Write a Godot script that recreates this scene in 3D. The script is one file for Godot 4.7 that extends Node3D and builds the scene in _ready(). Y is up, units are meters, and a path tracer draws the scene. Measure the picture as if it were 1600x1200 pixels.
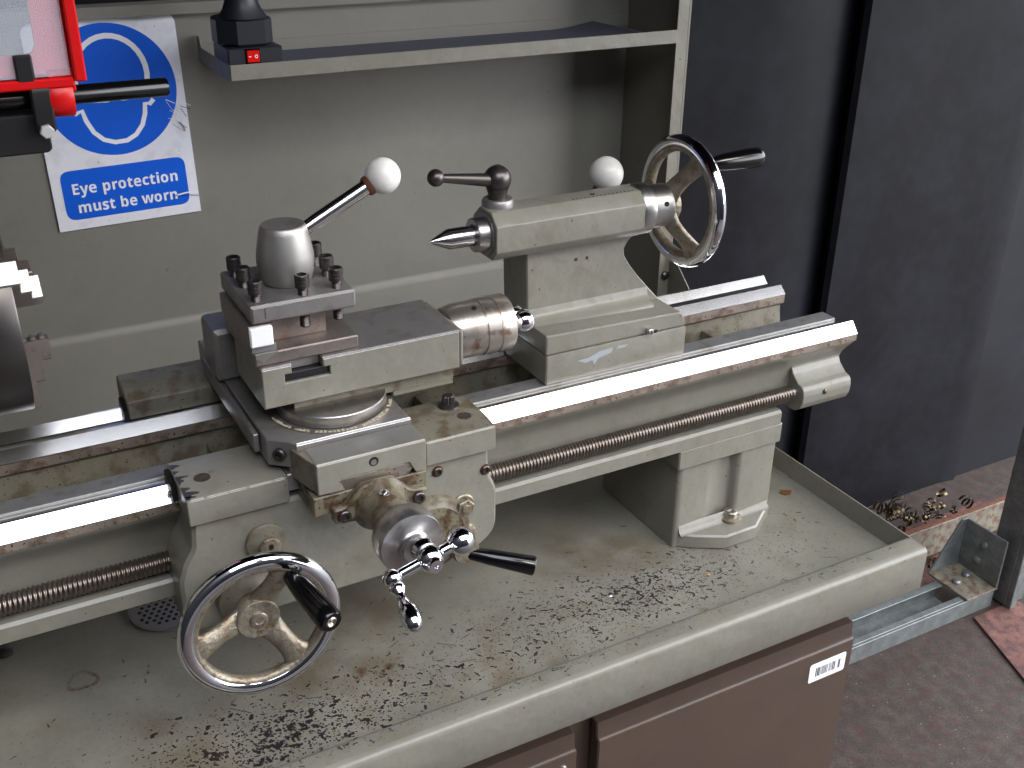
extends Node3D

# ------------------------------------------------------------------ mesh kit
class MB:
	var v := PackedVector3Array()
	var n := PackedVector3Array()
	var uv := PackedVector2Array()
	var ix := PackedInt32Array()
	var xf := Transform3D.IDENTITY
	func vert(p: Vector3, nn: Vector3, t := Vector2.ZERO) -> int:
		v.append(xf * p)
		n.append((xf.basis * nn).normalized())
		uv.append(t)
		return v.size() - 1
	func tri(a: int, b: int, c: int) -> void:
		var g := (v[b] - v[a]).cross(v[c] - v[a])
		if g.length_squared() < 1e-18:
			return
		if g.dot(n[a] + n[b] + n[c]) > 0.0:
			ix.append_array(PackedInt32Array([a, c, b]))
		else:
			ix.append_array(PackedInt32Array([a, b, c]))
	func quad(a: int, b: int, c: int, d: int) -> void:
		tri(a, b, c)
		tri(a, c, d)
	func face(a: Vector3, b: Vector3, c: Vector3, d: Vector3, nn: Vector3) -> void:
		quad(vert(a, nn, Vector2(0, 1)), vert(b, nn, Vector2(1, 1)), vert(c, nn, Vector2(1, 0)), vert(d, nn, Vector2(0, 0)))

static func P2(a: Array) -> PackedVector2Array:
	var r := PackedVector2Array()
	for i in range(0, a.size(), 2):
		r.append(Vector2(a[i], a[i + 1]))
	return r

static func area(p: PackedVector2Array) -> float:
	var s := 0.0
	for i in p.size():
		s += p[i].cross(p[(i + 1) % p.size()])
	return s * 0.5

static func rounded(p: PackedVector2Array, r: float, seg := 3) -> PackedVector2Array:
	var o := PackedVector2Array()
	var c := p.size()
	for i in c:
		var a := p[(i + c - 1) % c]
		var b := p[i]
		var d := p[(i + 1) % c]
		var t := minf(r, minf(a.distance_to(b), b.distance_to(d)) * 0.45)
		var q0 := b + (a - b).normalized() * t
		var q1 := b + (d - b).normalized() * t
		for k in seg + 1:
			var f := float(k) / seg
			o.append(q0.lerp(b, f).lerp(b.lerp(q1, f), f))
	return o

static func inset(p: PackedVector2Array, d: float) -> PackedVector2Array:
	var o := PackedVector2Array()
	var c := p.size()
	for i in c:
		var e0 := (p[i] - p[(i + c - 1) % c]).normalized()
		var e1 := (p[(i + 1) % c] - p[i]).normalized()
		var n0 := Vector2(-e0.y, e0.x)
		var n1 := Vector2(-e1.y, e1.x)
		o.append(p[i] + (n0 + n1) / maxf(0.4, 1.0 + n0.dot(n1)) * d)
	return o

static func map3(ax: String, q: Vector2, w: float) -> Vector3:
	if ax == "x":
		return Vector3(w, q.y, q.x)
	if ax == "y":
		return Vector3(q.x, w, q.y)
	return Vector3(q.x, q.y, w)

# extrude a polygon along an axis ("x": poly is (z,y), "y": (x,z), "z": (x,y)) with chamfered ends
static func prism(m: MB, poly: PackedVector2Array, ax: String, a: float, b: float, bev := 0.0012, rnd := 0.0, seg := 3, smooth := 0.72) -> void:
	if area(poly) < 0.0:
		poly.reverse()
	if rnd > 0.0:
		poly = rounded(poly, rnd, seg)
		bev = minf(bev, rnd * 0.85)
	if a > b:
		var t := a
		a = b
		b = t
	var ins := inset(poly, bev) if bev > 0.0 else poly
	var wdir := map3(ax, Vector2.ZERO, 1.0)
	var c := poly.size()
	var en: Array[Vector2] = []
	for i in c:
		var e := (poly[(i + 1) % c] - poly[i]).normalized()
		en.append(Vector2(e.y, -e.x))
	for i in c:
		var j := (i + 1) % c
		var n0 := en[i]
		var n1 := en[i]
		var pr: Vector2 = en[(i + c - 1) % c]
		var nx: Vector2 = en[j]
		if pr.dot(en[i]) > smooth:
			n0 = (pr + en[i]).normalized()
		if nx.dot(en[i]) > smooth:
			n1 = (nx + en[i]).normalized()
		var N0 := map3(ax, n0, 0.0)
		var N1 := map3(ax, n1, 0.0)
		m.quad(m.vert(map3(ax, poly[i], a + bev), N0), m.vert(map3(ax, poly[j], a + bev), N1), m.vert(map3(ax, poly[j], b - bev), N1), m.vert(map3(ax, poly[i], b - bev), N0))
		if bev > 0.0:
			m.quad(m.vert(map3(ax, ins[i], a), N0 - wdir), m.vert(map3(ax, ins[j], a), N1 - wdir), m.vert(map3(ax, poly[j], a + bev), N1 - wdir), m.vert(map3(ax, poly[i], a + bev), N0 - wdir))
			m.quad(m.vert(map3(ax, ins[i], b), N0 + wdir), m.vert(map3(ax, ins[j], b), N1 + wdir), m.vert(map3(ax, poly[j], b - bev), N1 + wdir), m.vert(map3(ax, poly[i], b - bev), N0 + wdir))
	var t3 := Geometry2D.triangulate_polygon(ins)
	if t3.is_empty():
		t3 = Geometry2D.triangulate_polygon(poly)
	for s in [[a, -1.0], [b, 1.0]]:
		var base := m.v.size()
		for q in ins:
			m.vert(map3(ax, q, s[0]), wdir * s[1])
		for k in range(0, t3.size(), 3):
			m.tri(base + t3[k], base + t3[k + 1], base + t3[k + 2])

static func box(m: MB, x0: float, x1: float, y0: float, y1: float, z0: float, z1: float, bev := 0.0012) -> void:
	var r := bev
	prism(m, P2([x0, y0, x1, y0, x1, y1, x0, y1]), "z", z0, z1, bev, r, 2)

# turned shape: profile of (radius, height) about local y
static func lathe(m: MB, prof: PackedVector2Array, at: Transform3D, seg := 32, helix := 0.0, sharp := 0.75) -> void:
	var keep := m.xf
	m.xf = keep * at
	var c := prof.size()
	var sn: Array[Vector2] = []
	for i in c - 1:
		var d := (prof[i + 1] - prof[i]).normalized()
		sn.append(Vector2(d.y, -d.x))
	for i in c - 1:
		var n0 := sn[i]
		var n1 := sn[i]
		if i > 0 and sn[i - 1].dot(sn[i]) > sharp:
			n0 = (sn[i - 1] + sn[i]).normalized()
		if i < c - 2 and sn[i + 1].dot(sn[i]) > sharp:
			n1 = (sn[i + 1] + sn[i]).normalized()
		var p0 := prof[i]
		var p1 := prof[i + 1]
		var row0: Array[int] = []
		var row1: Array[int] = []
		for k in seg + 1:
			var a := TAU * k / seg
			var d := Vector3(cos(a), 0, sin(a))
			var h := helix * k / seg
			row0.append(m.vert(d * p0.x + Vector3(0, p0.y + h, 0), d * n0.x + Vector3(0, n0.y, 0), Vector2(float(k) / seg, p0.y)))
			row1.append(m.vert(d * p1.x + Vector3(0, p1.y + h, 0), d * n1.x + Vector3(0, n1.y, 0), Vector2(float(k) / seg, p1.y)))
		for k in seg:
			m.quad(row0[k], row0[k + 1], row1[k + 1], row1[k])
	m.xf = keep

static func ball_prof(r: float, a0 := -90.0, a1 := 90.0, k := 16, h := 0.0) -> PackedVector2Array:
	var o := PackedVector2Array()
	for i in k + 1:
		var a := deg_to_rad(lerpf(a0, a1, float(i) / k))
		o.append(Vector2(maxf(0.0, cos(a) * r), sin(a) * r + h))
	return o

static func ax(at: Vector3, dir: Vector3) -> Transform3D:
	var y := dir.normalized()
	var x := y.cross(Vector3.UP if absf(y.y) < 0.95 else Vector3.RIGHT).normalized()
	return Transform3D(Basis(x, y, x.cross(y)), at)

# sweep an ellipse along points
static func tube(m: MB, pts: Array, ra: Array, rb: Array, side: Vector3, seg := 16) -> void:
	var rows: Array = []
	for i in pts.size():
		var t: Vector3 = (pts[mini(i + 1, pts.size() - 1)] - pts[maxi(i - 1, 0)])
		t = t.normalized()
		var s := (side - t * side.dot(t)).normalized()
		var u := t.cross(s)
		var row: Array[int] = []
		for k in seg + 1:
			var a := TAU * k / seg
			row.append(m.vert(pts[i] + s * cos(a) * ra[i] + u * sin(a) * rb[i], s * cos(a) * rb[i] + u * sin(a) * ra[i]))
		rows.append(row)
	for i in pts.size() - 1:
		for k in seg:
			m.quad(rows[i][k], rows[i][k + 1], rows[i + 1][k + 1], rows[i + 1][k])
	for e in [0, pts.size() - 1]:
		var t2: Vector3 = (pts[1] - pts[0]) * -1.0 if e == 0 else pts[e] - pts[e - 1]
		var cc := m.vert(pts[e], t2)
		var ring: Array[int] = []
		for k in seg + 1:
			var q := m.v.size()
			m.v.append(m.v[rows[e][k]])
			m.n.append((m.xf.basis * t2).normalized())
			m.uv.append(Vector2.ZERO)
			ring.append(q)
		for k in seg:
			m.tri(cc, ring[k], ring[k + 1])

static func torus(m: MB, at: Transform3D, R: float, ra: float, rb: float, seg := 72, ss := 18) -> void:
	var pr := PackedVector2Array()
	for k in ss + 1:
		var a := TAU * k / ss
		pr.append(Vector2(R + cos(a) * ra, sin(a) * rb))
	lathe(m, pr, at, seg, 0.0, 0.3)

# ------------------------------------------------------------------ scene kit
var M := {}

func number(parent: Node, called: String) -> String:
	if not parent.has_node(called):
		return called
	var i := 1
	while parent.has_node("%s_%03d" % [called, i]):
		i += 1
	return "%s_%03d" % [called, i]

func origin_of(nd: Node) -> Vector3:
	var o := Vector3.ZERO
	while nd != self:
		o += nd.position
		nd = nd.get_parent()
	return o

func thing(called: String, label: String, category: String, at := Vector3.ZERO, group := "") -> Node3D:
	var o := Node3D.new()
	o.name = number(self, called)
	add_child(o)
	o.position = at
	o.set_meta("label", label)
	o.set_meta("category", category)
	if group != "":
		o.set_meta("group", group)
	return o

func obj(called: String, m: MB, mat: Material, parent: Node = self) -> MeshInstance3D:
	var off := origin_of(parent)
	var vv := m.v.duplicate()
	for i in vv.size():
		vv[i] -= off
	var arr := []
	arr.resize(Mesh.ARRAY_MAX)
	arr[Mesh.ARRAY_VERTEX] = vv
	arr[Mesh.ARRAY_NORMAL] = m.n
	arr[Mesh.ARRAY_TEX_UV] = m.uv
	arr[Mesh.ARRAY_INDEX] = m.ix
	var am := ArrayMesh.new()
	am.add_surface_from_arrays(Mesh.PRIMITIVE_TRIANGLES, arr)
	am.surface_set_material(0, mat)
	var o := MeshInstance3D.new()
	o.mesh = am
	o.name = number(parent, called)
	parent.add_child(o)
	return o

func tag(o: Node, label: String, category: String, group := "") -> void:
	o.set_meta("label", label)
	o.set_meta("category", category)
	if group != "":
		o.set_meta("group", group)

func struct(called: String, m: MB, mat: Material) -> MeshInstance3D:
	var o := obj(called, m, mat)
	o.set_meta("kind", "structure")
	return o

func bxo(called: String, a: Array, mat: Material, parent: Node, bev := 0.0012) -> MeshInstance3D:
	var m := MB.new()
	box(m, a[0], a[1], a[2], a[3], a[4], a[5], bev)
	return obj(called, m, mat, parent)

func lao(called: String, prof: Array, at: Vector3, dir: Vector3, mat: Material, parent: Node, seg := 32) -> MeshInstance3D:
	var m := MB.new()
	lathe(m, P2(prof), ax(at, dir), seg)
	return obj(called, m, mat, parent)

func pro(called: String, poly: Array, axis: String, a: float, b: float, mat: Material, parent: Node, bev := 0.0012, rnd := 0.0, seg := 3, smooth := 0.72) -> MeshInstance3D:
	var m := MB.new()
	prism(m, P2(poly), axis, a, b, bev, rnd, seg, smooth)
	return obj(called, m, mat, parent)

func sphere_o(called: String, at: Vector3, r: float, mat: Material, parent: Node, seg := 32) -> MeshInstance3D:
	var m := MB.new()
	lathe(m, ball_prof(r, -90, 90, seg / 2), ax(at, Vector3.UP), seg)
	return obj(called, m, mat, parent)

# ------------------------------------------------------------------ materials
func nimg(sd: int, freq: float, size := 512, oct := 4, typ := FastNoiseLite.TYPE_SIMPLEX_SMOOTH) -> PackedByteArray:
	var f := FastNoiseLite.new()
	f.seed = sd
	f.noise_type = typ
	f.frequency = freq
	f.fractal_octaves = oct
	var im := f.get_seamless_image(size, size)
	im.convert(Image.FORMAT_L8)
	return im.get_data()

# base colour + soft mottling + patches of dirt + specks (sRGB values)
func grunge(base: Color, sd: int, mottle: float, dirt: Color, dirt_amt: float, dirt_at: float, speck: Color, speck_at: float, size := 512) -> ImageTexture:
	var a := nimg(sd, 0.006, size)
	var b := nimg(sd + 1, 0.014, size, 5)
	var c := nimg(sd + 2, 0.07, size, 3)
	var im := Image.create(size, size, false, Image.FORMAT_RGB8)
	var dat := PackedByteArray()
	dat.resize(size * size * 3)
	for i in size * size:
		var k := base
		var f := 1.0 + (a[i] / 255.0 - 0.5) * mottle + (c[i] / 255.0 - 0.5) * mottle * 0.6
		k = Color(k.r * f, k.g * f, k.b * f)
		var d := clampf((b[i] / 255.0 - dirt_at) * 4.0, 0.0, 1.0) * (0.5 + c[i] / 255.0 * 0.5)
		k = k.lerp(dirt, d * dirt_amt)
		if c[i] / 255.0 > speck_at:
			k = k.lerp(speck, clampf((c[i] / 255.0 - speck_at) * 12.0, 0.0, 0.85))
		dat[i * 3] = int(clampf(k.r, 0, 1) * 255)
		dat[i * 3 + 1] = int(clampf(k.g, 0, 1) * 255)
		dat[i * 3 + 2] = int(clampf(k.b, 0, 1) * 255)
	im.set_data(size, size, false, Image.FORMAT_RGB8, dat)
	return ImageTexture.create_from_image(im)

func mat(col: Color, rough: float, metal := 0.0, tex: Texture2D = null, scale := 1.0, spec := 0.5) -> StandardMaterial3D:
	var m := StandardMaterial3D.new()
	m.albedo_color = col
	m.roughness = rough
	m.metallic = metal
	m.metallic_specular = spec
	if tex:
		m.albedo_texture = tex
		m.uv1_triplanar = true
		m.uv1_world_triplanar = true
		m.uv1_scale = Vector3.ONE * scale
	return m

func bump(m: StandardMaterial3D, sd: int, freq: float, strength: float, size := 256) -> void:
	var t := nimg(sd, freq, size, 4)
	var im := Image.create_from_data(size, size, false, Image.FORMAT_L8, t)
	im.convert(Image.FORMAT_RGBA8)
	im.bump_map_to_normal_map(4.0)
	m.normal_enabled = true
	m.normal_texture = ImageTexture.create_from_image(im)
	m.normal_scale = strength

func make_materials() -> void:
	var W := Color.WHITE
	M.paint = mat(W, 0.31, 0, grunge(Color(0.500, 0.490, 0.447), 11, 0.07, Color(0.37, 0.32, 0.24), 0.25, 0.66, Color(0.26, 0.21, 0.17), 0.86), 2.2)
	bump(M.paint, 6, 0.05, 0.12)
	M.paint_grimy = mat(W, 0.5, 0, grunge(Color(0.455, 0.44, 0.385), 21, 0.14, Color(0.27, 0.19, 0.11), 0.65, 0.54, Color(0.2, 0.14, 0.1), 0.74), 4.0)
	M.sheet = mat(W, 0.45, 0, grunge(Color(0.478, 0.468, 0.437), 31, 0.05, Color(0.36, 0.345, 0.31), 0.2, 0.68, Color(0.36, 0.32, 0.29), 0.90), 1.3)
	M.ground = mat(W, 0.2, 1.0, grunge(Color(0.90, 0.895, 0.89), 41, 0.06, Color(0.72, 0.66, 0.61), 0.35, 0.66, Color(0.6, 0.5, 0.45), 0.88), 3.0)
	M.flat_way = mat(W, 0.45, 0.6, grunge(Color(0.58, 0.58, 0.575), 46, 0.1, Color(0.42, 0.36, 0.30), 0.5, 0.60, Color(0.3, 0.25, 0.2), 0.86), 4.0)
	M.chuck = mat(W, 0.36, 0.95, grunge(Color(0.36, 0.35, 0.345), 47, 0.06, Color(0.42, 0.36, 0.32), 0.4, 0.64, Color(0.3, 0.25, 0.2), 0.88), 4.0)
	M.way_edge = mat(W, 0.55, 0.5, grunge(Color(0.58, 0.53, 0.49), 51, 0.25, Color(0.36, 0.265, 0.20), 0.65, 0.54, Color(0.25, 0.16, 0.12), 0.72), 5.0)
	M.plate = mat(W, 0.42, 0.65, grunge(Color(0.57, 0.555, 0.55), 61, 0.09, Color(0.42, 0.36, 0.31), 0.4, 0.62, Color(0.3, 0.22, 0.18), 0.87), 4.0)
	M.plate_dull = mat(W, 0.42, 0.8, grunge(Color(0.58, 0.54, 0.52), 66, 0.10, Color(0.45, 0.34, 0.25), 0.55, 0.60, Color(0.3, 0.2, 0.15), 0.86), 4.5)
	M.bright = mat(W, 0.2, 1.0, grunge(Color(0.86, 0.85, 0.85), 71, 0.07, Color(0.65, 0.58, 0.5), 0.4, 0.64, Color(0.5, 0.4, 0.33), 0.83), 6.0)
	M.paint_edge = mat(Color(0.66, 0.65, 0.61), 0.3, 0.5)
	M.old_white = mat(W, 0.6, 0, grunge(Color(0.72, 0.70, 0.60), 73, 0.2, Color(0.42, 0.38, 0.30), 0.8, 0.5, Color(0.3, 0.25, 0.2), 0.76), 20.0)
	M.paint_worn = mat(W, 0.36, 0.1, grunge(Color(0.45, 0.445, 0.43), 74, 0.09, Color(0.42, 0.36, 0.31), 0.5, 0.62, Color(0.36, 0.22, 0.18), 0.84), 4.0)
	M.paint_rusty = mat(W, 0.48, 0, grunge(Color(0.45, 0.425, 0.355), 78, 0.16, Color(0.22, 0.135, 0.07), 0.95, 0.44, Color(0.18, 0.11, 0.08), 0.72), 5.0)
	M.turned = mat(W, 0.48, 0.85, grunge(Color(0.68, 0.67, 0.655), 77, 0.06, Color(0.62, 0.57, 0.5), 0.4, 0.63, Color(0.5, 0.42, 0.36), 0.86), 6.0)
	M.satin = mat(W, 0.34, 1.0, grunge(Color(0.76, 0.75, 0.74), 76, 0.08, Color(0.6, 0.53, 0.46), 0.5, 0.62, Color(0.5, 0.4, 0.33), 0.82), 6.0)
	M.rusty_steel = mat(W, 0.3, 0.9, grunge(Color(0.77, 0.74, 0.70), 81, 0.10, Color(0.42, 0.20, 0.12), 0.75, 0.66, Color(0.25, 0.1, 0.06), 0.82), 5.0)
	M.chrome = mat(W, 0.07, 1.0, grunge(Color(0.89, 0.89, 0.91), 88, 0.03, Color(0.74, 0.72, 0.70), 0.5, 0.6, Color(0.6, 0.56, 0.52), 0.86), 9.0)
	M.screw = mat(W, 0.28, 0.9, grunge(Color(0.47, 0.435, 0.405), 86, 0.15, Color(0.3, 0.2, 0.14), 0.6, 0.56, Color(0.2, 0.13, 0.1), 0.76), 8.0)
	M.cast = mat(W, 0.42, 0.6, grunge(Color(0.58, 0.55, 0.49), 91, 0.22, Color(0.40, 0.29, 0.17), 0.8, 0.52, Color(0.27, 0.18, 0.12), 0.74), 7.0)
	bump(M.cast, 5, 0.06, 0.5)
	M.oxide = mat(Color(0.36, 0.34, 0.335), 0.34, 0.85)
	M.chipped = mat(Color(0.24, 0.23, 0.25), 0.55, 0.2)
	M.black = mat(Color(0.035, 0.035, 0.04), 0.16, 0.0)
	M.black_matt = mat(Color(0.07, 0.07, 0.075), 0.5, 0.0)
	M.hole = mat(Color(0.03, 0.028, 0.025), 0.8)
	M.white_ball = mat(W, 0.28, 0, grunge(Color(0.90, 0.89, 0.87), 95, 0.03, Color(0.72, 0.66, 0.58), 0.35, 0.62, Color(0.5, 0.4, 0.3), 0.86), 9.0)
	M.rust_ring = mat(Color(0.34, 0.17, 0.09), 0.8)
	M.tray = mat(W, 0.42)
	M.plastic = mat(Color(0.13, 0.135, 0.16), 0.42)
	M.red = mat(Color(0.80, 0.04, 0.06), 0.35)
	M.red_switch = mat(Color(0.85, 0.06, 0.06), 0.25)
	M.red_wash = mat(Color(0.95, 0.42, 0.45), 0.4)
	M.white_print = mat(Color(0.93, 0.93, 0.94), 0.5)
	M.blue = mat(Color(0.03, 0.36, 0.84), 0.4)
	M.sign_white = mat(W, 0.4, 0, grunge(Color(0.90, 0.90, 0.93), 97, 0.03, Color(0.75, 0.74, 0.76), 0.4, 0.64, Color(0.5, 0.5, 0.55), 0.88), 3.0)
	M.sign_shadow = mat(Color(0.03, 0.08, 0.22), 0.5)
	M.acrylic = mat(Color(0.86, 0.88, 0.93, 0.30), 0.0)
	M.acrylic.transparency = BaseMaterial3D.TRANSPARENCY_ALPHA
	M.wall = mat(W, 0.6, 0, wall_texture(), 0.8, 0.3)
	M.brown = mat(W, 0.38, 0, grunge(Color(0.295, 0.238, 0.205), 111, 0.07, Color(0.23, 0.19, 0.165), 0.35, 0.6, Color(0.35, 0.30, 0.27), 0.88), 2.0)
	M.galv = mat(W, 0.45, 0.5, grunge(Color(0.50, 0.52, 0.52), 121, 0.25, Color(0.45, 0.45, 0.43), 0.6, 0.52, Color(0.72, 0.72, 0.72), 0.8), 6.0)
	M.zinc = mat(Color(0.78, 0.78, 0.78), 0.4, 0.3)
	M.old_bar = mat(W, 0.7, 0.1, grunge(Color(0.50, 0.48, 0.43), 131, 0.25, Color(0.36, 0.24, 0.17), 0.8, 0.5, Color(0.25, 0.15, 0.1), 0.74), 5.0)
	M.old_rust = mat(W, 0.8, 0.0, grunge(Color(0.38, 0.22, 0.15), 134, 0.3, Color(0.25, 0.15, 0.1), 0.8, 0.5, Color(0.2, 0.1, 0.08), 0.74), 6.0)
	M.plank = mat(W, 0.75, 0, grunge(Color(0.42, 0.28, 0.25), 141, 0.3, Color(0.26, 0.19, 0.18), 0.85, 0.48, Color(0.6, 0.55, 0.5), 0.82), 4.0)
	M.swarf = mat(Color(0.42, 0.37, 0.29), 0.3, 0.9)
	M.swarf_gold = mat(Color(0.80, 0.62, 0.32), 0.4, 0.5)
	M.mat_rubber = mat(Color(0.30, 0.31, 0.36), 0.6)
	M.patch = mat(Color(0.60, 0.62, 0.64), 0.55)
	M.leaf = mat(Color(0.42, 0.24, 0.10), 0.7)
	M.dirt = mat(W, 0.7, 0, grunge(Color(0.22, 0.18, 0.14), 79, 0.6, Color(0.40, 0.36, 0.28), 0.8, 0.56, Color(0.1, 0.08, 0.06), 0.7), 30.0)
	# speckled floor
	var rng := RandomNumberGenerator.new()
	rng.seed = 7
	var s := 1024
	var na := nimg(301, 0.012, s, 5)
	var nb := nimg(302, 0.09, s, 3)
	var fd := PackedByteArray()
	fd.resize(s * s * 3)
	for i in s * s:
		var g := 0.228 + (na[i] - 128) / 255.0 * 0.10 + (nb[i] - 128) / 255.0 * 0.12
		var c := Color(g * 1.10, g * 0.93, g * 0.85)
		var r := clampf((na[(i + 300 * s + 77) % (s * s)] / 255.0 - 0.60) * 7.0, 0, 1) * clampf((nb[i] / 255.0 - 0.52) * 9.0, 0, 1)
		c = c.lerp(Color(0.30, 0.11, 0.11), r * 0.9)
		fd[i * 3] = int(clampf(c.r, 0, 1) * 255)
		fd[i * 3 + 1] = int(clampf(c.g, 0, 1) * 255)
		fd[i * 3 + 2] = int(clampf(c.b, 0, 1) * 255)
	var im := Image.create_from_data(s, s, false, Image.FORMAT_RGB8, fd)
	for i in 500:
		im.fill_rect(Rect2i(rng.randi() % s, rng.randi() % s, rng.randi_range(2, 5), rng.randi_range(1, 4)), Color(0.36, 0.30, 0.24))
	for i in 110:
		im.fill_rect(Rect2i(rng.randi() % s, rng.randi() % s, rng.randi_range(2, 5), rng.randi_range(2, 4)), Color(0.56, 0.53, 0.47))
	M.floor = mat(W, 0.7, 0, ImageTexture.create_from_image(im), 1.7)
	M.asphalt = mat(W, 0.85, 0, grunge(Color(0.30, 0.295, 0.29), 151, 0.1, Color(0.25, 0.24, 0.23), 0.4, 0.55, Color(0.36, 0.34, 0.33), 0.85), 0.8)
	M.tray.albedo_texture = tray_texture()

func wall_texture() -> ImageTexture:
	var sz := 1024
	var a := nimg(401, 0.004, sz)
	var b := nimg(402, 0.02, sz, 5)
	var dat := PackedByteArray()
	dat.resize(sz * sz * 3)
	for i in sz * sz:
		var f := 1.0 + (a[i] - 128) / 255.0 * 0.5 + (b[i] - 128) / 255.0 * 0.35
		dat[i * 3] = int(clampf(0.100 * f, 0, 1) * 255)
		dat[i * 3 + 1] = int(clampf(0.103 * f, 0, 1) * 255)
		dat[i * 3 + 2] = int(clampf(0.122 * f, 0, 1) * 255)
	var im := Image.create_from_data(sz, sz, false, Image.FORMAT_RGB8, dat)
	var rng := RandomNumberGenerator.new()
	rng.seed = 5
	for k in 70:
		var x := rng.randf() * sz
		var y := rng.randf() * sz
		var an := rng.randf_range(-0.25, 0.35) if k % 3 else rng.randf_range(1.3, 1.8)
		var st := rng.randf_range(0.15, 0.5)
		for t in rng.randi_range(20, 150):
			if rng.randf() < 0.3:
				continue
			var q := Vector2i(posmod(int(x + cos(an) * t + rng.randf() * 1.5), sz), posmod(int(y + sin(an) * t + rng.randf() * 1.5), sz))
			im.set_pixelv(q, im.get_pixelv(q).lerp(Color(0.27, 0.23, 0.21), st))
	return ImageTexture.create_from_image(im)

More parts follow.
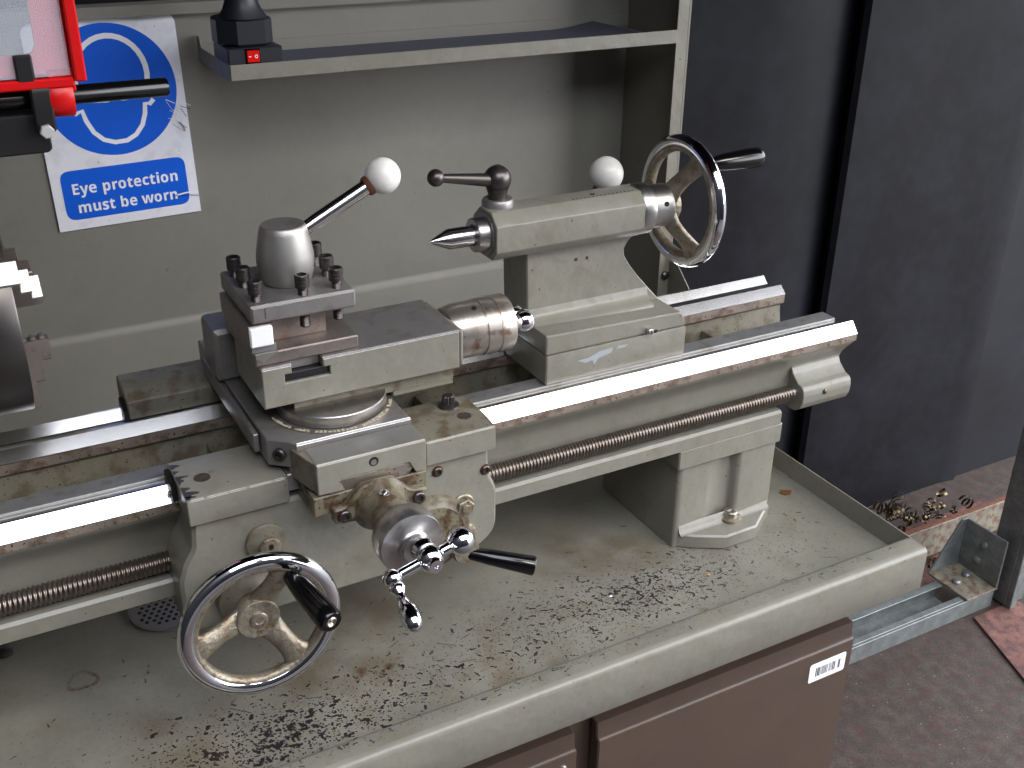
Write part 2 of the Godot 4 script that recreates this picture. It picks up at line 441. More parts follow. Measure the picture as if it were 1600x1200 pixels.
# painted tray with chipped paint, oily stains and rust spots; u runs along x, v along z
const TX0 := -0.75
const TX1 := 0.55
const TZ0 := -0.62
const TZ1 := 0.23
func tray_texture() -> ImageTexture:
	var w := 2048
	var h := 1340
	var sz := 1024
	var a := nimg(201, 0.003, sz)
	var b := nimg(202, 0.008, sz, 5)
	var c := nimg(203, 0.05, sz, 3)
	var dat := PackedByteArray()
	dat.resize(w * h * 3)
	for y in h:
		var row := (y % sz) * sz
		for x in w:
			var q := row + (x % sz)
			var f := 1.0 + (a[q] - 128) / 255.0 * 0.16 + (c[q] - 128) / 255.0 * 0.06
			var d := clampf((b[q] / 255.0 - 0.56) * 3.0, 0.0, 1.0) * 0.22
			var i := (y * w + x) * 3
			dat[i] = int(clampf((0.488 * f) * (1.0 - d) + 0.37 * d, 0, 1) * 255)
			dat[i + 1] = int(clampf((0.478 * f) * (1.0 - d) + 0.325 * d, 0, 1) * 255)
			dat[i + 2] = int(clampf((0.432 * f) * (1.0 - d) + 0.25 * d, 0, 1) * 255)
	var im := Image.create_from_data(w, h, false, Image.FORMAT_RGB8, dat)
	var rng := RandomNumberGenerator.new()
	rng.seed = 42
	# clusters: x, z, spread x, spread z, count, size, length
	var cl := [[0.18, 0.075, 0.055, 0.025, 300, 1.25], [0.06, 0.062, 0.06, 0.03, 200, 1.2], [-0.36, 0.100, 0.05, 0.02, 150, 1.9], [-0.41, 0.085, 0.08, 0.03, 140, 1.7], [0.0, 0.075, 0.16, 0.045, 700, 1.0], [0.20, 0.08, 0.10, 0.04, 450, 1.1], [0.33, 0.08, 0.09, 0.05, 240, 0.9], [-0.30, 0.105, 0.16, 0.03, 420, 1.3], [-0.42, 0.07, 0.12, 0.05, 300, 1.1], [-0.10, 0.09, 0.2, 0.04, 360, 0.9], [0.42, 0.04, 0.07, 0.06, 140, 0.9], [-0.47, -0.02, 0.13, 0.06, 220, 0.8], [0.05, 0.0, 0.25, 0.05, 240, 0.8], [0.0, 0.188, 0.4, 0.006, 420, 0.8], [-0.40, 0.12, 0.1, 0.02, 160, 1.8]]
	for q in cl:
		for k in int(q[4] * 1.9):
			var px: float = q[0] + rng.randfn() * q[2]
			var pz: float = q[1] + rng.randfn() * q[3]
			var s: float = q[5] * 1.45
			var kind := rng.randf()
			var ang := rng.randf_range(-0.3, 1.2) if rng.randf() < 0.35 else rng.randf_range(-1.57, 1.57)
			var ln := 1
			if kind > 0.74:
				ln = rng.randi_range(2, 4)
			if kind > 0.93:
				ln = rng.randi_range(4, 8)
				s *= 1.7
			var col := Color(0.11, 0.11, 0.16).lerp(Color(0.17, 0.14, 0.12), rng.randf())
			for t in ln:
				var ux := int((px - TX0) / (TX1 - TX0) * w + cos(ang) * t * 1.6 + rng.randf_range(-1, 1))
				var uy := int((pz - TZ0) / (TZ1 - TZ0) * h + sin(ang) * t * 1.6 + rng.randf_range(-1, 1))
				im.fill_rect(Rect2i(ux, uy, maxi(1, int(s * rng.randf_range(0.8, 1.9))), maxi(1, int(s * rng.randf_range(0.8, 1.7)))), col)
	for k in 26:
		var px2 := rng.randf_range(-0.6, 0.45)
		var pz2 := rng.randf_range(-0.02, 0.16)
		var an := rng.randf_range(-0.9, 0.9)
		for t in rng.randi_range(12, 46):
			im.fill_rect(Rect2i(int((px2 - TX0) / (TX1 - TX0) * w + cos(an) * t), int((pz2 - TZ0) / (TZ1 - TZ0) * h + sin(an) * t), 1 + (t % 5) / 3, 1 + (t % 7) / 5), Color(0.15, 0.14, 0.15))
	# an old ring left by a wet can
	for k in 900:
		var an := rng.randf() * TAU
		var ir := 0.62 + 0.38 * sin(an * 1.0 + 0.6)
		if rng.randf() > ir:
			continue
		var rr := 0.0155 + 0.0016 * sin(an * 3.0) + rng.randfn() * 0.0014
		var pt := Vector2i(int((-0.5547 + cos(an) * rr * 1.1 - TX0) / (TX1 - TX0) * w), int((-0.1010 + sin(an) * rr - TZ0) / (TZ1 - TZ0) * h))
		im.fill_rect(Rect2i(pt.x, pt.y, 2, 2), im.get_pixelv(pt).lerp(Color(0.24, 0.15, 0.07), 0.26))
	# rust blooms: x, z, radius, strength
	for q in [[-0.2467, 0.0454, 0.013, 1.0], [-0.2098, 0.0501, 0.008, 0.9], [-0.235, 0.055, 0.05, 0.35], [-0.495, 0.02, 0.032, 0.25], [-0.15, 0.11, 0.035, 0.3], [-0.47, 0.11, 0.09, 0.28], [0.2, -0.02, 0.06, 0.35], [-0.30, 0.02, 0.06, 0.3], [0.12, -0.05, 0.08, 0.3], [-0.05, 0.1, 0.07, 0.15], [-0.09, 0.148, 0.03, 0.5], [-0.02, 0.147, 0.02, 0.4], [0.3, 0.03, 0.04, 0.25], [0.21, 0.147, 0.012, 0.6], [-0.2, -0.06, 0.08, 0.35]]:
		var rx := int(q[2] / (TX1 - TX0) * w)
		var cx := int((q[0] - TX0) / (TX1 - TX0) * w)
		var cy := int((q[1] - TZ0) / (TZ1 - TZ0) * h)
		for yy in range(maxi(0, cy - rx), mini(h, cy + rx)):
			for xx in range(maxi(0, cx - rx), mini(w, cx + rx)):
				var dd := Vector2(xx - cx, yy - cy).length() / rx
				var nz := b[(yy % sz) * sz + xx % sz] / 255.0
				var al: float = clampf(1.0 - dd, 0, 1) * q[3] * clampf(nz * 2.4 - 0.5, 0, 1)
				if al > 0.01:
					im.set_pixel(xx, yy, im.get_pixel(xx, yy).lerp(Color(0.27, 0.17, 0.08), al))
	return ImageTexture.create_from_image(im)

# ------------------------------------------------------------------ build
func _ready() -> void:
	var cam := Camera3D.new()
	cam.name = "camera"
	cam.transform = Transform3D(Basis(Vector3(0.88015456, 0.01107408, 0.47455802), Vector3(0.20383825, 0.89404371, -0.3989183), Vector3(-0.42869327, 0.44784284, 0.78463933)), Vector3(-0.59274, 0.93760, 1.06450))
	cam.fov = 38.634
	cam.near = 0.02
	cam.far = 200.0
	add_child(cam)
	cam.current = true
	var env := Environment.new()
	env.background_mode = Environment.BG_SKY
	var sky := Sky.new()
	var sm := ProceduralSkyMaterial.new()
	sm.sky_top_color = Color(0.85, 0.865, 0.90)
	sm.sky_horizon_color = Color(0.93, 0.93, 0.94)
	sm.sky_curve = 0.2
	sm.ground_bottom_color = Color(0.35, 0.34, 0.33)
	sm.ground_horizon_color = Color(0.6, 0.6, 0.6)
	sm.sky_energy_multiplier = 2.0
	sky.sky_material = sm
	env.sky = sky
	env.tonemap_mode = Environment.TONE_MAPPER_LINEAR
	env.tonemap_exposure = 1.95
	env.sdfgi_enabled = true
	env.ssao_enabled = true
	env.ssil_enabled = true
	var we := WorldEnvironment.new()
	we.name = "world_environment"
	we.environment = env
	add_child(we)
	var sun := DirectionalLight3D.new()
	sun.name = "overcast_sun"
	sun.light_energy = 0.15
	sun.light_color = Color(1.0, 0.97, 0.92)
	sun.light_angular_distance = 14.0
	sun.shadow_enabled = true
	add_child(sun)
	sun.look_at_from_position(Vector3(1.0, 1.5, 1.6), Vector3.ZERO)

	make_materials()
	build_shelter()
	build_cabinet()
	build_tray()
	build_splash()
	build_bed()
	build_headstock()
	build_tailstock()
	build_carriage()
	build_cross_slide()
	build_compound()
	build_tool_post()
	build_guard()
	build_sign()
	build_lamp()
	build_corner()

func build_shelter() -> void:
	var m := MB.new()
	m.face(Vector3(-40, -0.76, 40), Vector3(40, -0.76, 40), Vector3(40, -0.76, -40), Vector3(-40, -0.76, -40), Vector3.UP)
	struct("ground", m, M.asphalt)
	m = MB.new()
	box(m, -1.6, 4.6, -0.79, -0.75, -1.2, 1.6, 0.002)
	struct("container_floor", m, M.floor)
	var t := thing("container_wall", "dark blue grey ribbed steel container wall behind the lathe", "wall", Vector3(1.2, -0.75, -0.9))
	pro("wall_panel", [-2.6, -0.772, 0.90, -0.772, 0.965, -0.754, 1.10, -0.756, 1.20, -0.770, 1.30, -0.815, 1.50, -0.92, 1.50, -0.99, 0.85, -0.99, -2.6, -0.99], "y", -0.75, 1.75, M.wall, t, 0.001)
	pro("wall_panel", [1.268, -0.765, 1.275, -0.75, 1.83, -0.75, 1.885, -0.743, 1.905, -0.754, 4.2, -0.760, 4.2, -0.94, 1.42, -0.94, 1.29, -0.80], "y", -0.75, 1.75, M.wall, t, 0.001)
	bxo("facing_panel", [-1.398, 2.6, -0.748, 3.0, 3.98, 4.03], M.wall, t, 0.002)
	bxo("roof_panel", [-1.398, 2.9, 1.752, 1.79, -0.99, 0.75], M.wall, t, 0.002)
	bxo("end_panel", [-1.45, -1.40, -0.748, 3.0, -0.89, 4.0], M.wall, t, 0.002)

func build_cabinet() -> void:
	var t := thing("machine_cabinet", "brown steel cabinet under the chip tray with two doors", "cabinet", Vector3(-0.1, -0.75, 0.0))
	bxo("carcass", [-1.3, 0.468, -0.75, -0.0365, -0.5, 0.16], M.brown, t, 0.002)
	# doors have a sloped top edge that turns over a bright corner
	for s in [[0.024, 0.472], [-0.62, -0.0085]]:
		var d := MB.new()
		prism(d, P2([0.162, -0.72, 0.182, -0.72, 0.1835, -0.1215, 0.1830, -0.1190, 0.1815, -0.1172, 0.1785, -0.1165, 0.1760, -0.0930, 0.162, -0.0920]), "x", s[0], s[1], 0.002)
		obj("door", d, M.brown, t)
	lao("door_screw", [0.006, 0, 0.006, 0.002, 0.003, 0.004, 0, 0.004], Vector3(-0.03, -0.140, 0.183), Vector3.BACK, M.satin, t, 16)
	var l := thing("asset_label", "small white barcode label stuck on the brown cabinet door", "label", Vector3(0.424, -0.155, 0.184))
	pro("sticker", [0.389, -0.172, 0.459, -0.172, 0.459, -0.138, 0.389, -0.138], "z", 0.1835, 0.1843, M.white_print, l, 0.0001, 0.004)
	var rng := RandomNumberGenerator.new()
	rng.seed = 3
	var x := 0.397
	while x < 0.449:
		var wd := rng.randf_range(0.0005, 0.0016)
		if rng.randf() < 0.62:
			var b := MB.new()
			box(b, x, x + wd, -0.163, -0.147, 0.1842, 0.1846, 0.0)
			obj("bar_stripe", b, M.black_matt, l)
		x += wd + rng.randf_range(0.0006, 0.0022)

func build_tray() -> void:
	var t := thing("chip_tray", "wide grey green chip tray with chipped paint under the lathe", "tray", Vector3(0, -0.0356, 0.21))
	var m := MB.new()
	# floor, rolled valley, sloped front lip: one sheet with its own uv
	var prof := P2([-0.62, 0.0, 0.160, 0.0, 0.1680, 0.0004, 0.1725, 0.0025, 0.1745, 0.0060, 0.1770, 0.0290, 0.1790, 0.0330, 0.1830, 0.0347, 0.2040, 0.0347])
	var rows := []
	var sn: Array[Vector2] = []
	for i in prof.size() - 1:
		var e := (prof[i + 1] - prof[i]).normalized()
		sn.append(Vector2(-e.y, e.x))
	for i in prof.size():
		var nn: Vector2 = sn[mini(i, sn.size() - 1)] + sn[maxi(i - 1, 0)]
		var N := Vector3(0, nn.y, nn.x)
		var vv := (prof[i].x - TZ0) / (TZ1 - TZ0)
		var r: Array[int] = []
		for k in 2:
			var x := -1.4 if k == 0 else 0.5495
			r.append(m.vert(Vector3(x, prof[i].y, prof[i].x), N, Vector2((x - TX0) / (TX1 - TX0), vv)))
		rows.append(r)
	for i in prof.size() - 1:
		m.quad(rows[i][0], rows[i][1], rows[i + 1][1], rows[i + 1][0])
	obj("tray_sheet", m, M.tray, t)
	pro("front_rim", [0.2041, 0.0347, 0.2075, 0.0345, 0.2103, 0.0337, 0.2125, 0.0320, 0.2140, 0.0296, 0.2146, 0.0265, 0.2147, -0.0330, 0.2130, -0.0356, 0.19, -0.0356, 0.19, -0.0340, 0.2125, -0.0335, 0.2128, 0.026, 0.2090, 0.0322, 0.2041, 0.0335], "x", -1.4, 0.5512, M.paint, t, 0.0)
	pro("side_wall", [-0.62, -0.0356, 0.2135, -0.0356, 0.2135, 0.030, 0.209, 0.0350, -0.62, 0.0352], "x", 0.5488, 0.5512, M.paint, t, 0.0004)
	bxo("under_sheet", [-1.4, 0.548, -0.012, -0.008, -0.615, 0.2], M.paint, t, 0.0)
	lao("tray_bolt", [0.011, 0, 0.011, 0.005, 0.008, 0.008, 0, 0.009], Vector3(-0.633, 0.0, -0.199), Vector3.UP, M.oxide, t, 20)
	# perforated drain strainer, mostly hidden by the handwheel
	var dr := thing("drain_strainer", "dark perforated round drain strainer behind the chrome handwheel", "strainer", Vector3(-0.428, 0.001, -0.195))
	lao("strainer_plate", [0.052, 0.0, 0.052, 0.003, 0.045, 0.0045, 0.0, 0.0045], Vector3(-0.428, 0.0005, -0.195), Vector3.UP, M.plate, dr)
	for i in range(-4, 5):
		for j in range(-4, 5):
			var q := Vector2(i + 0.5 * (j & 1), j * 0.87) * 0.0095
			if q.length() < 0.043:
				lao("hole", [0.0026, 0.0046, 0.0026, 0.0050, 0, 0.0050], Vector3(-0.428 + q.x, 0.0005, -0.195 + q.y), Vector3.UP, M.hole, dr, 8)
	for q in [["scrap", 0.112, 0.0605, 0.0035, M.white_print, "tiny white paper scrap on the tray left of the bed foot"], ["wood_chip", 0.262, 0.083, 0.004, M.swarf_gold, "tiny golden chip on the tray in front of the bed foot"], ["rust_flake", 0.215, 0.158, 0.005, M.old_rust, "small rust brown flake lying along the tray front valley"]]:
		var sc := MB.new()
		prism(sc, P2([q[1], q[2], q[1] + q[3], q[2] - q[3] * 0.35, q[1] + q[3] * 1.5, q[2] + q[3] * 0.3, q[1] + q[3] * 0.5, q[2] + q[3] * 0.6]), "y", 0.0006, 0.0020, 0.0002)
		tag(obj(q[0], sc, q[4]), q[5], "scrap")
	var lf := MB.new()
	prism(lf, P2([0.500, -0.037, 0.507, -0.044, 0.514, -0.040, 0.522, -0.035, 0.513, -0.027, 0.505, -0.029]), "y", 0.001, 0.0022, 0.0003)
	tag(obj("dead_leaf", lf, M.leaf), "small brown dead leaf lying on the tray by the right wall", "leaf")

func build_splash() -> void:
	var t := thing("splash_guard", "grey sheet metal splash back with shelf behind the lathe", "splash guard", Vector3(0.0, 0.0, -0.6))
	pro("back_panel", [-0.614, 0.722, -0.611, 0.722, -0.611, 0.2430, -0.6103, 0.2390, -0.6080, 0.2362, -0.6052, 0.2325, -0.6040, 0.2270, -0.545, 0.004, -0.548, 0.004, -0.613, 0.2320], "x", -1.35, 0.5465, M.sheet, t, 0.0)
	pro("top_lip", [-0.6105, 0.704, -0.597, 0.704, -0.597, 0.7195, -0.6105, 0.7225], "x", -1.35, 0.5455, M.sheet, t, 0.0008)
	var sp := pro("side_panel", [-0.614, 0.003, -0.405, 0.003, -0.345, 0.17, -0.375, 0.2236, -0.4107, 0.2548, -0.436, 0.275, -0.436, 1.1, -0.614, 1.1], "x", 0.5472, 0.5492, M.sheet, t, 0.0)
	pro("front_post", [0.5255, 0.002, 0.5515, 0.002, 0.5515, 1.1, 0.5255, 1.1], "z", -0.4385, -0.4365, M.paint, t, 0.0005)
	lao("post_bolt", [0.008, 0, 0.008, 0.004, 0.005, 0.007, 0, 0.007], Vector3(0.5385, 0.2300, -0.4365), Vector3.BACK, M.oxide, t, 16)
	var sh := thing("tool_shelf", "narrow folded steel shelf across the top of the splash back", "shelf", Vector3(0.15, 0.64, -0.52))
	bxo("shelf_board", [-0.2085, 0.5262, 0.6385, 0.6405, -0.6095, -0.4385], M.sheet, sh, 0.0)
	bxo("front_lip", [-0.2092, 0.5262, 0.6365, 0.6575, -0.4380, -0.4362], M.paint, sh, 0.0006)
	pro("end_lip", [-0.6095, 0.6365, -0.4386, 0.6365, -0.4386, 0.6575, -0.585, 0.6575, -0.592, 0.672, -0.6095, 0.672], "x", -0.2106, -0.2092, M.paint, sh, 0.0004)
	bxo("back_upstand", [-0.207, 0.546, 0.6406, 0.6592, -0.6105, -0.6080], M.sheet, sh, 0.0006)
	# rubber mat with one curled corner
	var mm := MB.new()
	var prev: Array = []
	for i in 40:
		var f := i / 39.0
		var xb := lerpf(-0.13, 0.470, f)
		var xr := lerpf(-0.13, 0.512, f)
		var lift := 0.010 * pow(clampf((f - 0.86) / 0.14, 0, 1), 1.6)
		var cur := [mm.vert(Vector3(xb, 0.6425 + lift, -0.606), Vector3.UP), mm.vert(Vector3(xr, 0.6425, -0.440), Vector3.UP)]
		if i > 0:
			mm.quad(prev[0], prev[1], cur[1], cur[0])
		prev = cur
	var ma := obj("rubber_mat", mm, M.mat_rubber)
	tag(ma, "dark rubber mat lying along the steel shelf, one end curled", "mat")

func build_bed() -> void:
	var t := thing("lathe_bed", "grey green lathe bed with bright V ways and right foot", "lathe bed", Vector3(0.35, 0, -0.08))
	var L := -1.25
	pro("front_web", [-0.062, 0.2855, 0.0115, 0.2855, 0.0115, 0.277, 0.0, 0.2645, -0.010, 0.252, -0.0165, 0.238, -0.0165, 0.186, -0.04, 0.186, -0.04, 0.262, -0.062, 0.270], "x", L, 0.559, M.paint, t, 0.001)
	pro("lower_flange", [-0.0405, 0.1905, 0.0085, 0.1905, 0.0120, 0.187, 0.0120, 0.1685, 0.009, 0.166, -0.0405, 0.166], "x", L, 0.4335, M.paint, t, 0.001)
	pro("way_edge", [-0.0625, 0.2872, 0.0125, 0.2872, 0.0125, 0.2778, 0.0095, 0.2755, -0.0625, 0.2755], "x", L, 0.5598, M.way_edge, t, 0.0006)
	pro("front_way", [-0.0338, 0.2912, -0.0250, 0.2912, -0.0215, 0.2925, -0.0050, 0.3040, -0.0022, 0.3050, -0.0005, 0.3045, 0.0127, 0.2885, 0.0127, 0.2874, -0.0338, 0.2874], "x", L, 0.56, M.ground, t, 0.0006, 0.0, 3, 0.97)
	pro("front_flat", [-0.0622, 0.2874, -0.0622, 0.2950, -0.0362, 0.2950, -0.0357, 0.2945, -0.0355, 0.2912, -0.0340, 0.2912, -0.0340, 0.2874], "x", L, 0.56, M.flat_way, t, 0.0004, 0.0, 3, 0.97)
	pro("rear_web", [-0.154, 0.2735, -0.1510, 0.255, -0.1490, 0.245, -0.1490, 0.17, -0.19, 0.166, -0.19, 0.26, -0.222, 0.272, -0.222, 0.2872, -0.1475, 0.2872, -0.1475, 0.2790], "x", L, 0.5590, M.paint_grimy, t, 0.001)
	pro("rear_way_edge", [-0.2225, 0.2925, -0.1466, 0.2925, -0.1466, 0.2796, -0.149, 0.2772, -0.2225, 0.2772], "x", L, 0.5595, M.way_edge, t, 0.0006)
	pro("rear_way", [-0.2225, 0.2952, -0.2145, 0.2960, -0.2035, 0.3070, -0.2005, 0.3070, -0.1900, 0.2958, -0.1840, 0.2945, -0.1740, 0.2945, -0.1615, 0.3055, -0.1585, 0.3055, -0.1464, 0.2935, -0.1464, 0.2927, -0.2225, 0.2927], "x", L, 0.56, M.ground, t, 0.0006, 0.0, 3, 0.97)
	for x in [-0.95, -0.62, -0.36, -0.08, 0.18, 0.40]:
		bxo("cross_rib", [x, x + 0.018, 0.168, 0.262, -0.1495, -0.039], M.paint_grimy, t, 0.002)
	# right foot: cap, body with a sunk panel, bolted toe
	bxo("foot_cap", [0.2520, 0.4380, 0.1372, 0.1690, -0.20, 0.0118], M.paint, t, 0.0022)
	var m := MB.new()
	prism(m, P2([0.2575, -0.185, 0.4340, -0.185, 0.4350, 0.0065, 0.3700, 0.0075, 0.3650, 0.004, 0.3610, -0.006, 0.3420, -0.007, 0.3280, -0.001, 0.3150, 0.004, 0.2640, 0.0062, 0.2582, 0.0030]), "y", 0.0, 0.1385, 0.0008, 0.004, 3)
	obj("foot_body", m, M.paint, t)
	m = MB.new()
	prism(m, P2([0.2590, -0.02, 0.4345, -0.02, 0.4385, 0.004, 0.3830, 0.0430, 0.3260, 0.0440, 0.2880, 0.0230, 0.2590, 0.002]), "y", 0.0, 0.0235, 0.0025)
	obj("foot_toe", m, M.paint, t)
	m = MB.new()
	prism(m, P2([0.0045, 0.0232, 0.0150, 0.0232, 0.0105, 0.0255, 0.0075, 0.0300, 0.0060, 0.0360, 0.0045, 0.0370]), "x", 0.2660, 0.4310, 0.0)
	obj("toe_fillet", m, M.paint, t)
	lao("foot_washer", [0.0165, 0, 0.0165, 0.0035, 0.015, 0.0045, 0.006, 0.0045], Vector3(0.3600, 0.0235, 0.0085), Vector3.UP, M.cast, t, 28)
	lao("foot_bolt", [0.0105, 0.004, 0.0105, 0.0125, 0.0092, 0.014, 0.0055, 0.014, 0.0055, 0.008, 0, 0.008], Vector3(0.3600, 0.0235, 0.0085), Vector3.UP, M.rusty_steel, t, 24)
	# lead screw end bracket, a cast S shape with a round boss
	pro("end_bracket", [-0.040, 0.2750, 0.0020, 0.2750, 0.0005, 0.2660, -0.0040, 0.2610, -0.0105, 0.2580, -0.0135, 0.2500, -0.0130, 0.2420, -0.0085, 0.2340, 0.0045, 0.2235, 0.0125, 0.2215, 0.0170, 0.2170, 0.0190, 0.2080, 0.0180, 0.1960, 0.0130, 0.1860, 0.0040, 0.1795, -0.0080, 0.1785, -0.0200, 0.1840, -0.0280, 0.1950, -0.0400, 0.2100], "x", 0.4640, 0.5570, M.paint, t, 0.0016, 0.0012, 2)
	lao("bracket_oiler", [0.0040, 0, 0.0040, 0.0012, 0.0025, 0.002, 0, 0.0028], Vector3(0.5050, 0.2085, 0.0188), Vector3.BACK, M.swarf, t, 16)
	# lead screw: helical square thread
	var pr := PackedVector2Array()
	var pitch := 0.0050
	var y := 0.0
	while y < 1.085:
		for q in [[0.0103, 0.0], [0.0106, 0.18], [0.0116, 0.38], [0.0119, 0.5], [0.0119, 0.64], [0.0115, 0.80]]:
			pr.append(Vector2(q[0], y + q[1] * pitch))
		y += pitch
	m = MB.new()
	lathe(m, pr, ax(Vector3(-0.635, 0.2080, -0.0005), Vector3.RIGHT), 20, pitch, 0.3)
	var ls := obj("lead_screw", m, M.screw, t)
	lao("screw_journal", [0.0085, 0, 0.0085, 0.03], Vector3(0.4445, 0.2080, -0.0005), Vector3.RIGHT, M.satin, ls, 20)
	lao("screw_journal", [0.0105, 0, 0.0105, 0.5], Vector3(-1.135, 0.2080, -0.0005), Vector3.RIGHT, M.satin, ls, 20)

func build_headstock() -> void:
	var t := thing("headstock", "grey painted lathe headstock casting left of the chuck", "headstock", Vector3(-0.98, 0.0, -0.1))
	bxo("casting", [-1.30, -0.70, 0.30, 0.66, -0.26, 0.055], M.paint, t, 0.012)
	bxo("pedestal", [-1.30, -0.78, 0.0, 0.166, -0.20, 0.0], M.paint, t, 0.006)
	lao("spindle_nose", [0.06, 0, 0.06, 0.08, 0.05, 0.085, 0, 0.085], Vector3(-0.705, 0.4955, -0.1), Vector3.RIGHT, M.satin, t, 40)
	var c := thing("lathe_chuck", "steel three jaw lathe chuck cut off by the left edge", "chuck", Vector3(-0.58, 0.4955, -0.1))
	lao("chuck_body", [0.0, 0.0, 0.085, 0.0, 0.103, 0.004, 0.1065, 0.008, 0.1065, 0.0705, 0.1055, 0.0720, 0.030, 0.0725, 0.026, 0.071, 0.026, 0.04, 0.0, 0.04], Vector3(-0.6185, 0.4955, -0.1), Vector3.RIGHT, M.chuck, c, 72)
	for k in 3:
		var a := deg_to_rad(38.0 + 120.0 * k)
		var dir := Vector3(0, sin(a), cos(a))
		var side := Vector3.RIGHT.cross(dir)
		var m := MB.new()
		m.xf = Transform3D(Basis(Vector3.RIGHT, dir, side), Vector3(-0.5460, 0.4955, -0.1))
		# jaw seen from the side: base in its slot and two steps
		prism(m, P2([-0.014, 0.036, 0.0275, 0.036, 0.0275, 0.058, 0.0180, 0.058, 0.0180, 0.080, 0.0080, 0.080, 0.0080, 0.1085, -0.014, 0.1085]), "z", -0.0125, 0.0125, 0.0012)
		var j := obj("chuck_jaw", m, [M.satin, M.plate_dull, M.plate_dull][k], c)
		for q in 3:
			var mm := MB.new()
			mm.xf = m.xf
			box(mm, 0.001 + q * 0.009, 0.006 + q * 0.009, 0.033, 0.0362, -0.009, 0.009, 0.0008)
			obj("jaw_tooth", mm, M.plate, j)

func build_tailstock() -> void:
	var t := thing("tailstock", "grey lathe tailstock with octagonal barrel on the bed", "tailstock", Vector3(0.17, 0.294, -0.1))
	var Y := 0.4958
	var Z := -0.092
	# sole plate and sliding top
	var m := MB.new()
	prism(m, P2([-0.0345, 0.2955, -0.0345, 0.3375, -0.185, 0.3375, -0.185, 0.31, -0.158, 0.309, -0.145, 0.2955]), "x", 0.0580, 0.2800, 0.002, 0.002, 2)
	obj("sole_plate", m, M.paint, t)
	for q in [[0.105, 0.322, 0.118, 0.3165, 0.128, 0.3185, 0.132, 0.3110, 0.137, 0.3190, 0.158, 0.3235, 0.160, 0.3300, 0.140, 0.3290, 0.122, 0.3230], [0.165, 0.3270, 0.180, 0.3265, 0.184, 0.3300, 0.168, 0.3310]]:
		pro("paint_patch", q, "z", -0.0346, -0.0342, M.patch, t, 0.0)
	m = MB.new()
	prism(m, P2([0.0575, 0.3385, 0.2780, 0.3385, 0.2760, 0.3500, 0.2690, 0.3600, 0.0575, 0.3660]), "z", -0.185, -0.0350, 0.0022, 0.002, 3)
	obj("base_casting", m, M.paint, t)
	# upright with swept right side
	m = MB.new()
	prism(m, P2([0.0580, 0.3620, 0.0550, 0.4560, 0.0540, 0.4720, 0.2380, 0.4720, 0.2250, 0.4650, 0.2110, 0.4560, 0.2045, 0.4450, 0.2060, 0.4340, 0.2160, 0.4190, 0.2290, 0.4030, 0.2470, 0.3830, 0.2690, 0.3600]), "z", -0.152, -0.0860, 0.003, 0.002, 2)
	obj("upright", m, M.paint, t)
	m = MB.new()
	prism(m, P2([-0.0880, 0.3600, -0.0640, 0.3600, -0.0690, 0.3655, -0.0770, 0.3690, -0.0830, 0.3750, -0.0862, 0.3840, -0.0880, 0.3860]), "x", 0.0595, 0.2460, 0.0008, 0.003, 3)
	obj("base_fillet", m, M.paint, t)
	# octagonal barrel
	m = MB.new()
	prism(m, P2([-0.0593, 0.4794, -0.0593, 0.5122, -0.0745, 0.5268, -0.1050, 0.5272, -0.1232, 0.5115, -0.1240, 0.4800, -0.1090, 0.4662, -0.0720, 0.4664]), "x", -0.0025, 0.2165, 0.0018, 0.0012, 2, 0.9)
	var br := obj("barrel", m, M.paint, t)
	lao("quill_bore", [0.0275, 0.0, 0.0275, 0.0012, 0.0, 0.0012], Vector3(-0.0028, Y, Z), Vector3.LEFT, M.plate, br, 40)
	lao("scale_mark", [0.0032, 0, 0.0032, 0.0006, 0.0018, 0.0006], Vector3(0.150, 0.5270, -0.0860), Vector3.UP, M.hole, br, 14)
	for k in 16:
		var tk := MB.new()
		box(tk, 0.115 + k * 0.006, 0.1175 + k * 0.006, 0.5266, 0.5273, -0.0790, -0.0778, 0.0)
		obj("scale_mark", tk, M.hole, br)
	lao("quill", [0.0, 0.0, 0.0215, 0.0, 0.0215, 0.0215, 0.0205, 0.0228, 0.0135, 0.0228], Vector3(0.0040, Y, Z), Vector3.LEFT, M.satin, t, 40)
	lao("dead_center", [0.0128, 0.0, 0.0128, 0.034, 0.0002, 0.0610], Vector3(-0.0187, Y, Z), Vector3.LEFT, M.bright, t, 40)
	lao("end_collar", [0.0, 0, 0.0325, 0.0, 0.0340, 0.002, 0.0340, 0.0175, 0.0320, 0.0190, 0.0, 0.0190], Vector3(0.2170, Y, Z), Vector3.RIGHT, M.satin, t, 44)
	lao("feed_dial", [0.0, 0, 0.0285, 0.0, 0.0290, 0.0015, 0.0290, 0.0300, 0.0270, 0.0320, 0.0, 0.0320], Vector3(0.2362, Y, Z), Vector3.RIGHT, M.satin, t, 44)
	lao("dial_screw", [0.0035, 0, 0.0035, 0.001, 0, 0.001], Vector3(0.2530, Y + 0.010, Z + 0.0272), Vector3(0, 0.36, 1), M.hole, t, 14)
	handwheel("handwheel", t, Vector3(0.2985, Y, Z), Vector3.RIGHT, 0.0803, [62.0, 182.0, 302.0], 0.271, 52.0, Vector3(1, 0, 0), 0.085, true, 0.0800)
	# quill clamp: spherical hub with a short ball lever
	lao("clamp_seat", [0.0200, 0, 0.0200, 0.006, 0.018, 0.009, 0.0, 0.009], Vector3(0.0200, 0.5268, -0.1), Vector3.UP, M.plate, t, 28)
	m = MB.new()
	lathe(m, P2([0.0120, 0.0, 0.0120, 0.0080, 0.0145, 0.0150]), ax(Vector3(0.0195, 0.5350, -0.1), Vector3.UP), 28)
	lathe(m, ball_prof(0.0172, -60, 75, 16), ax(Vector3(0.0195, 0.5600, -0.1), Vector3.UP), 32)
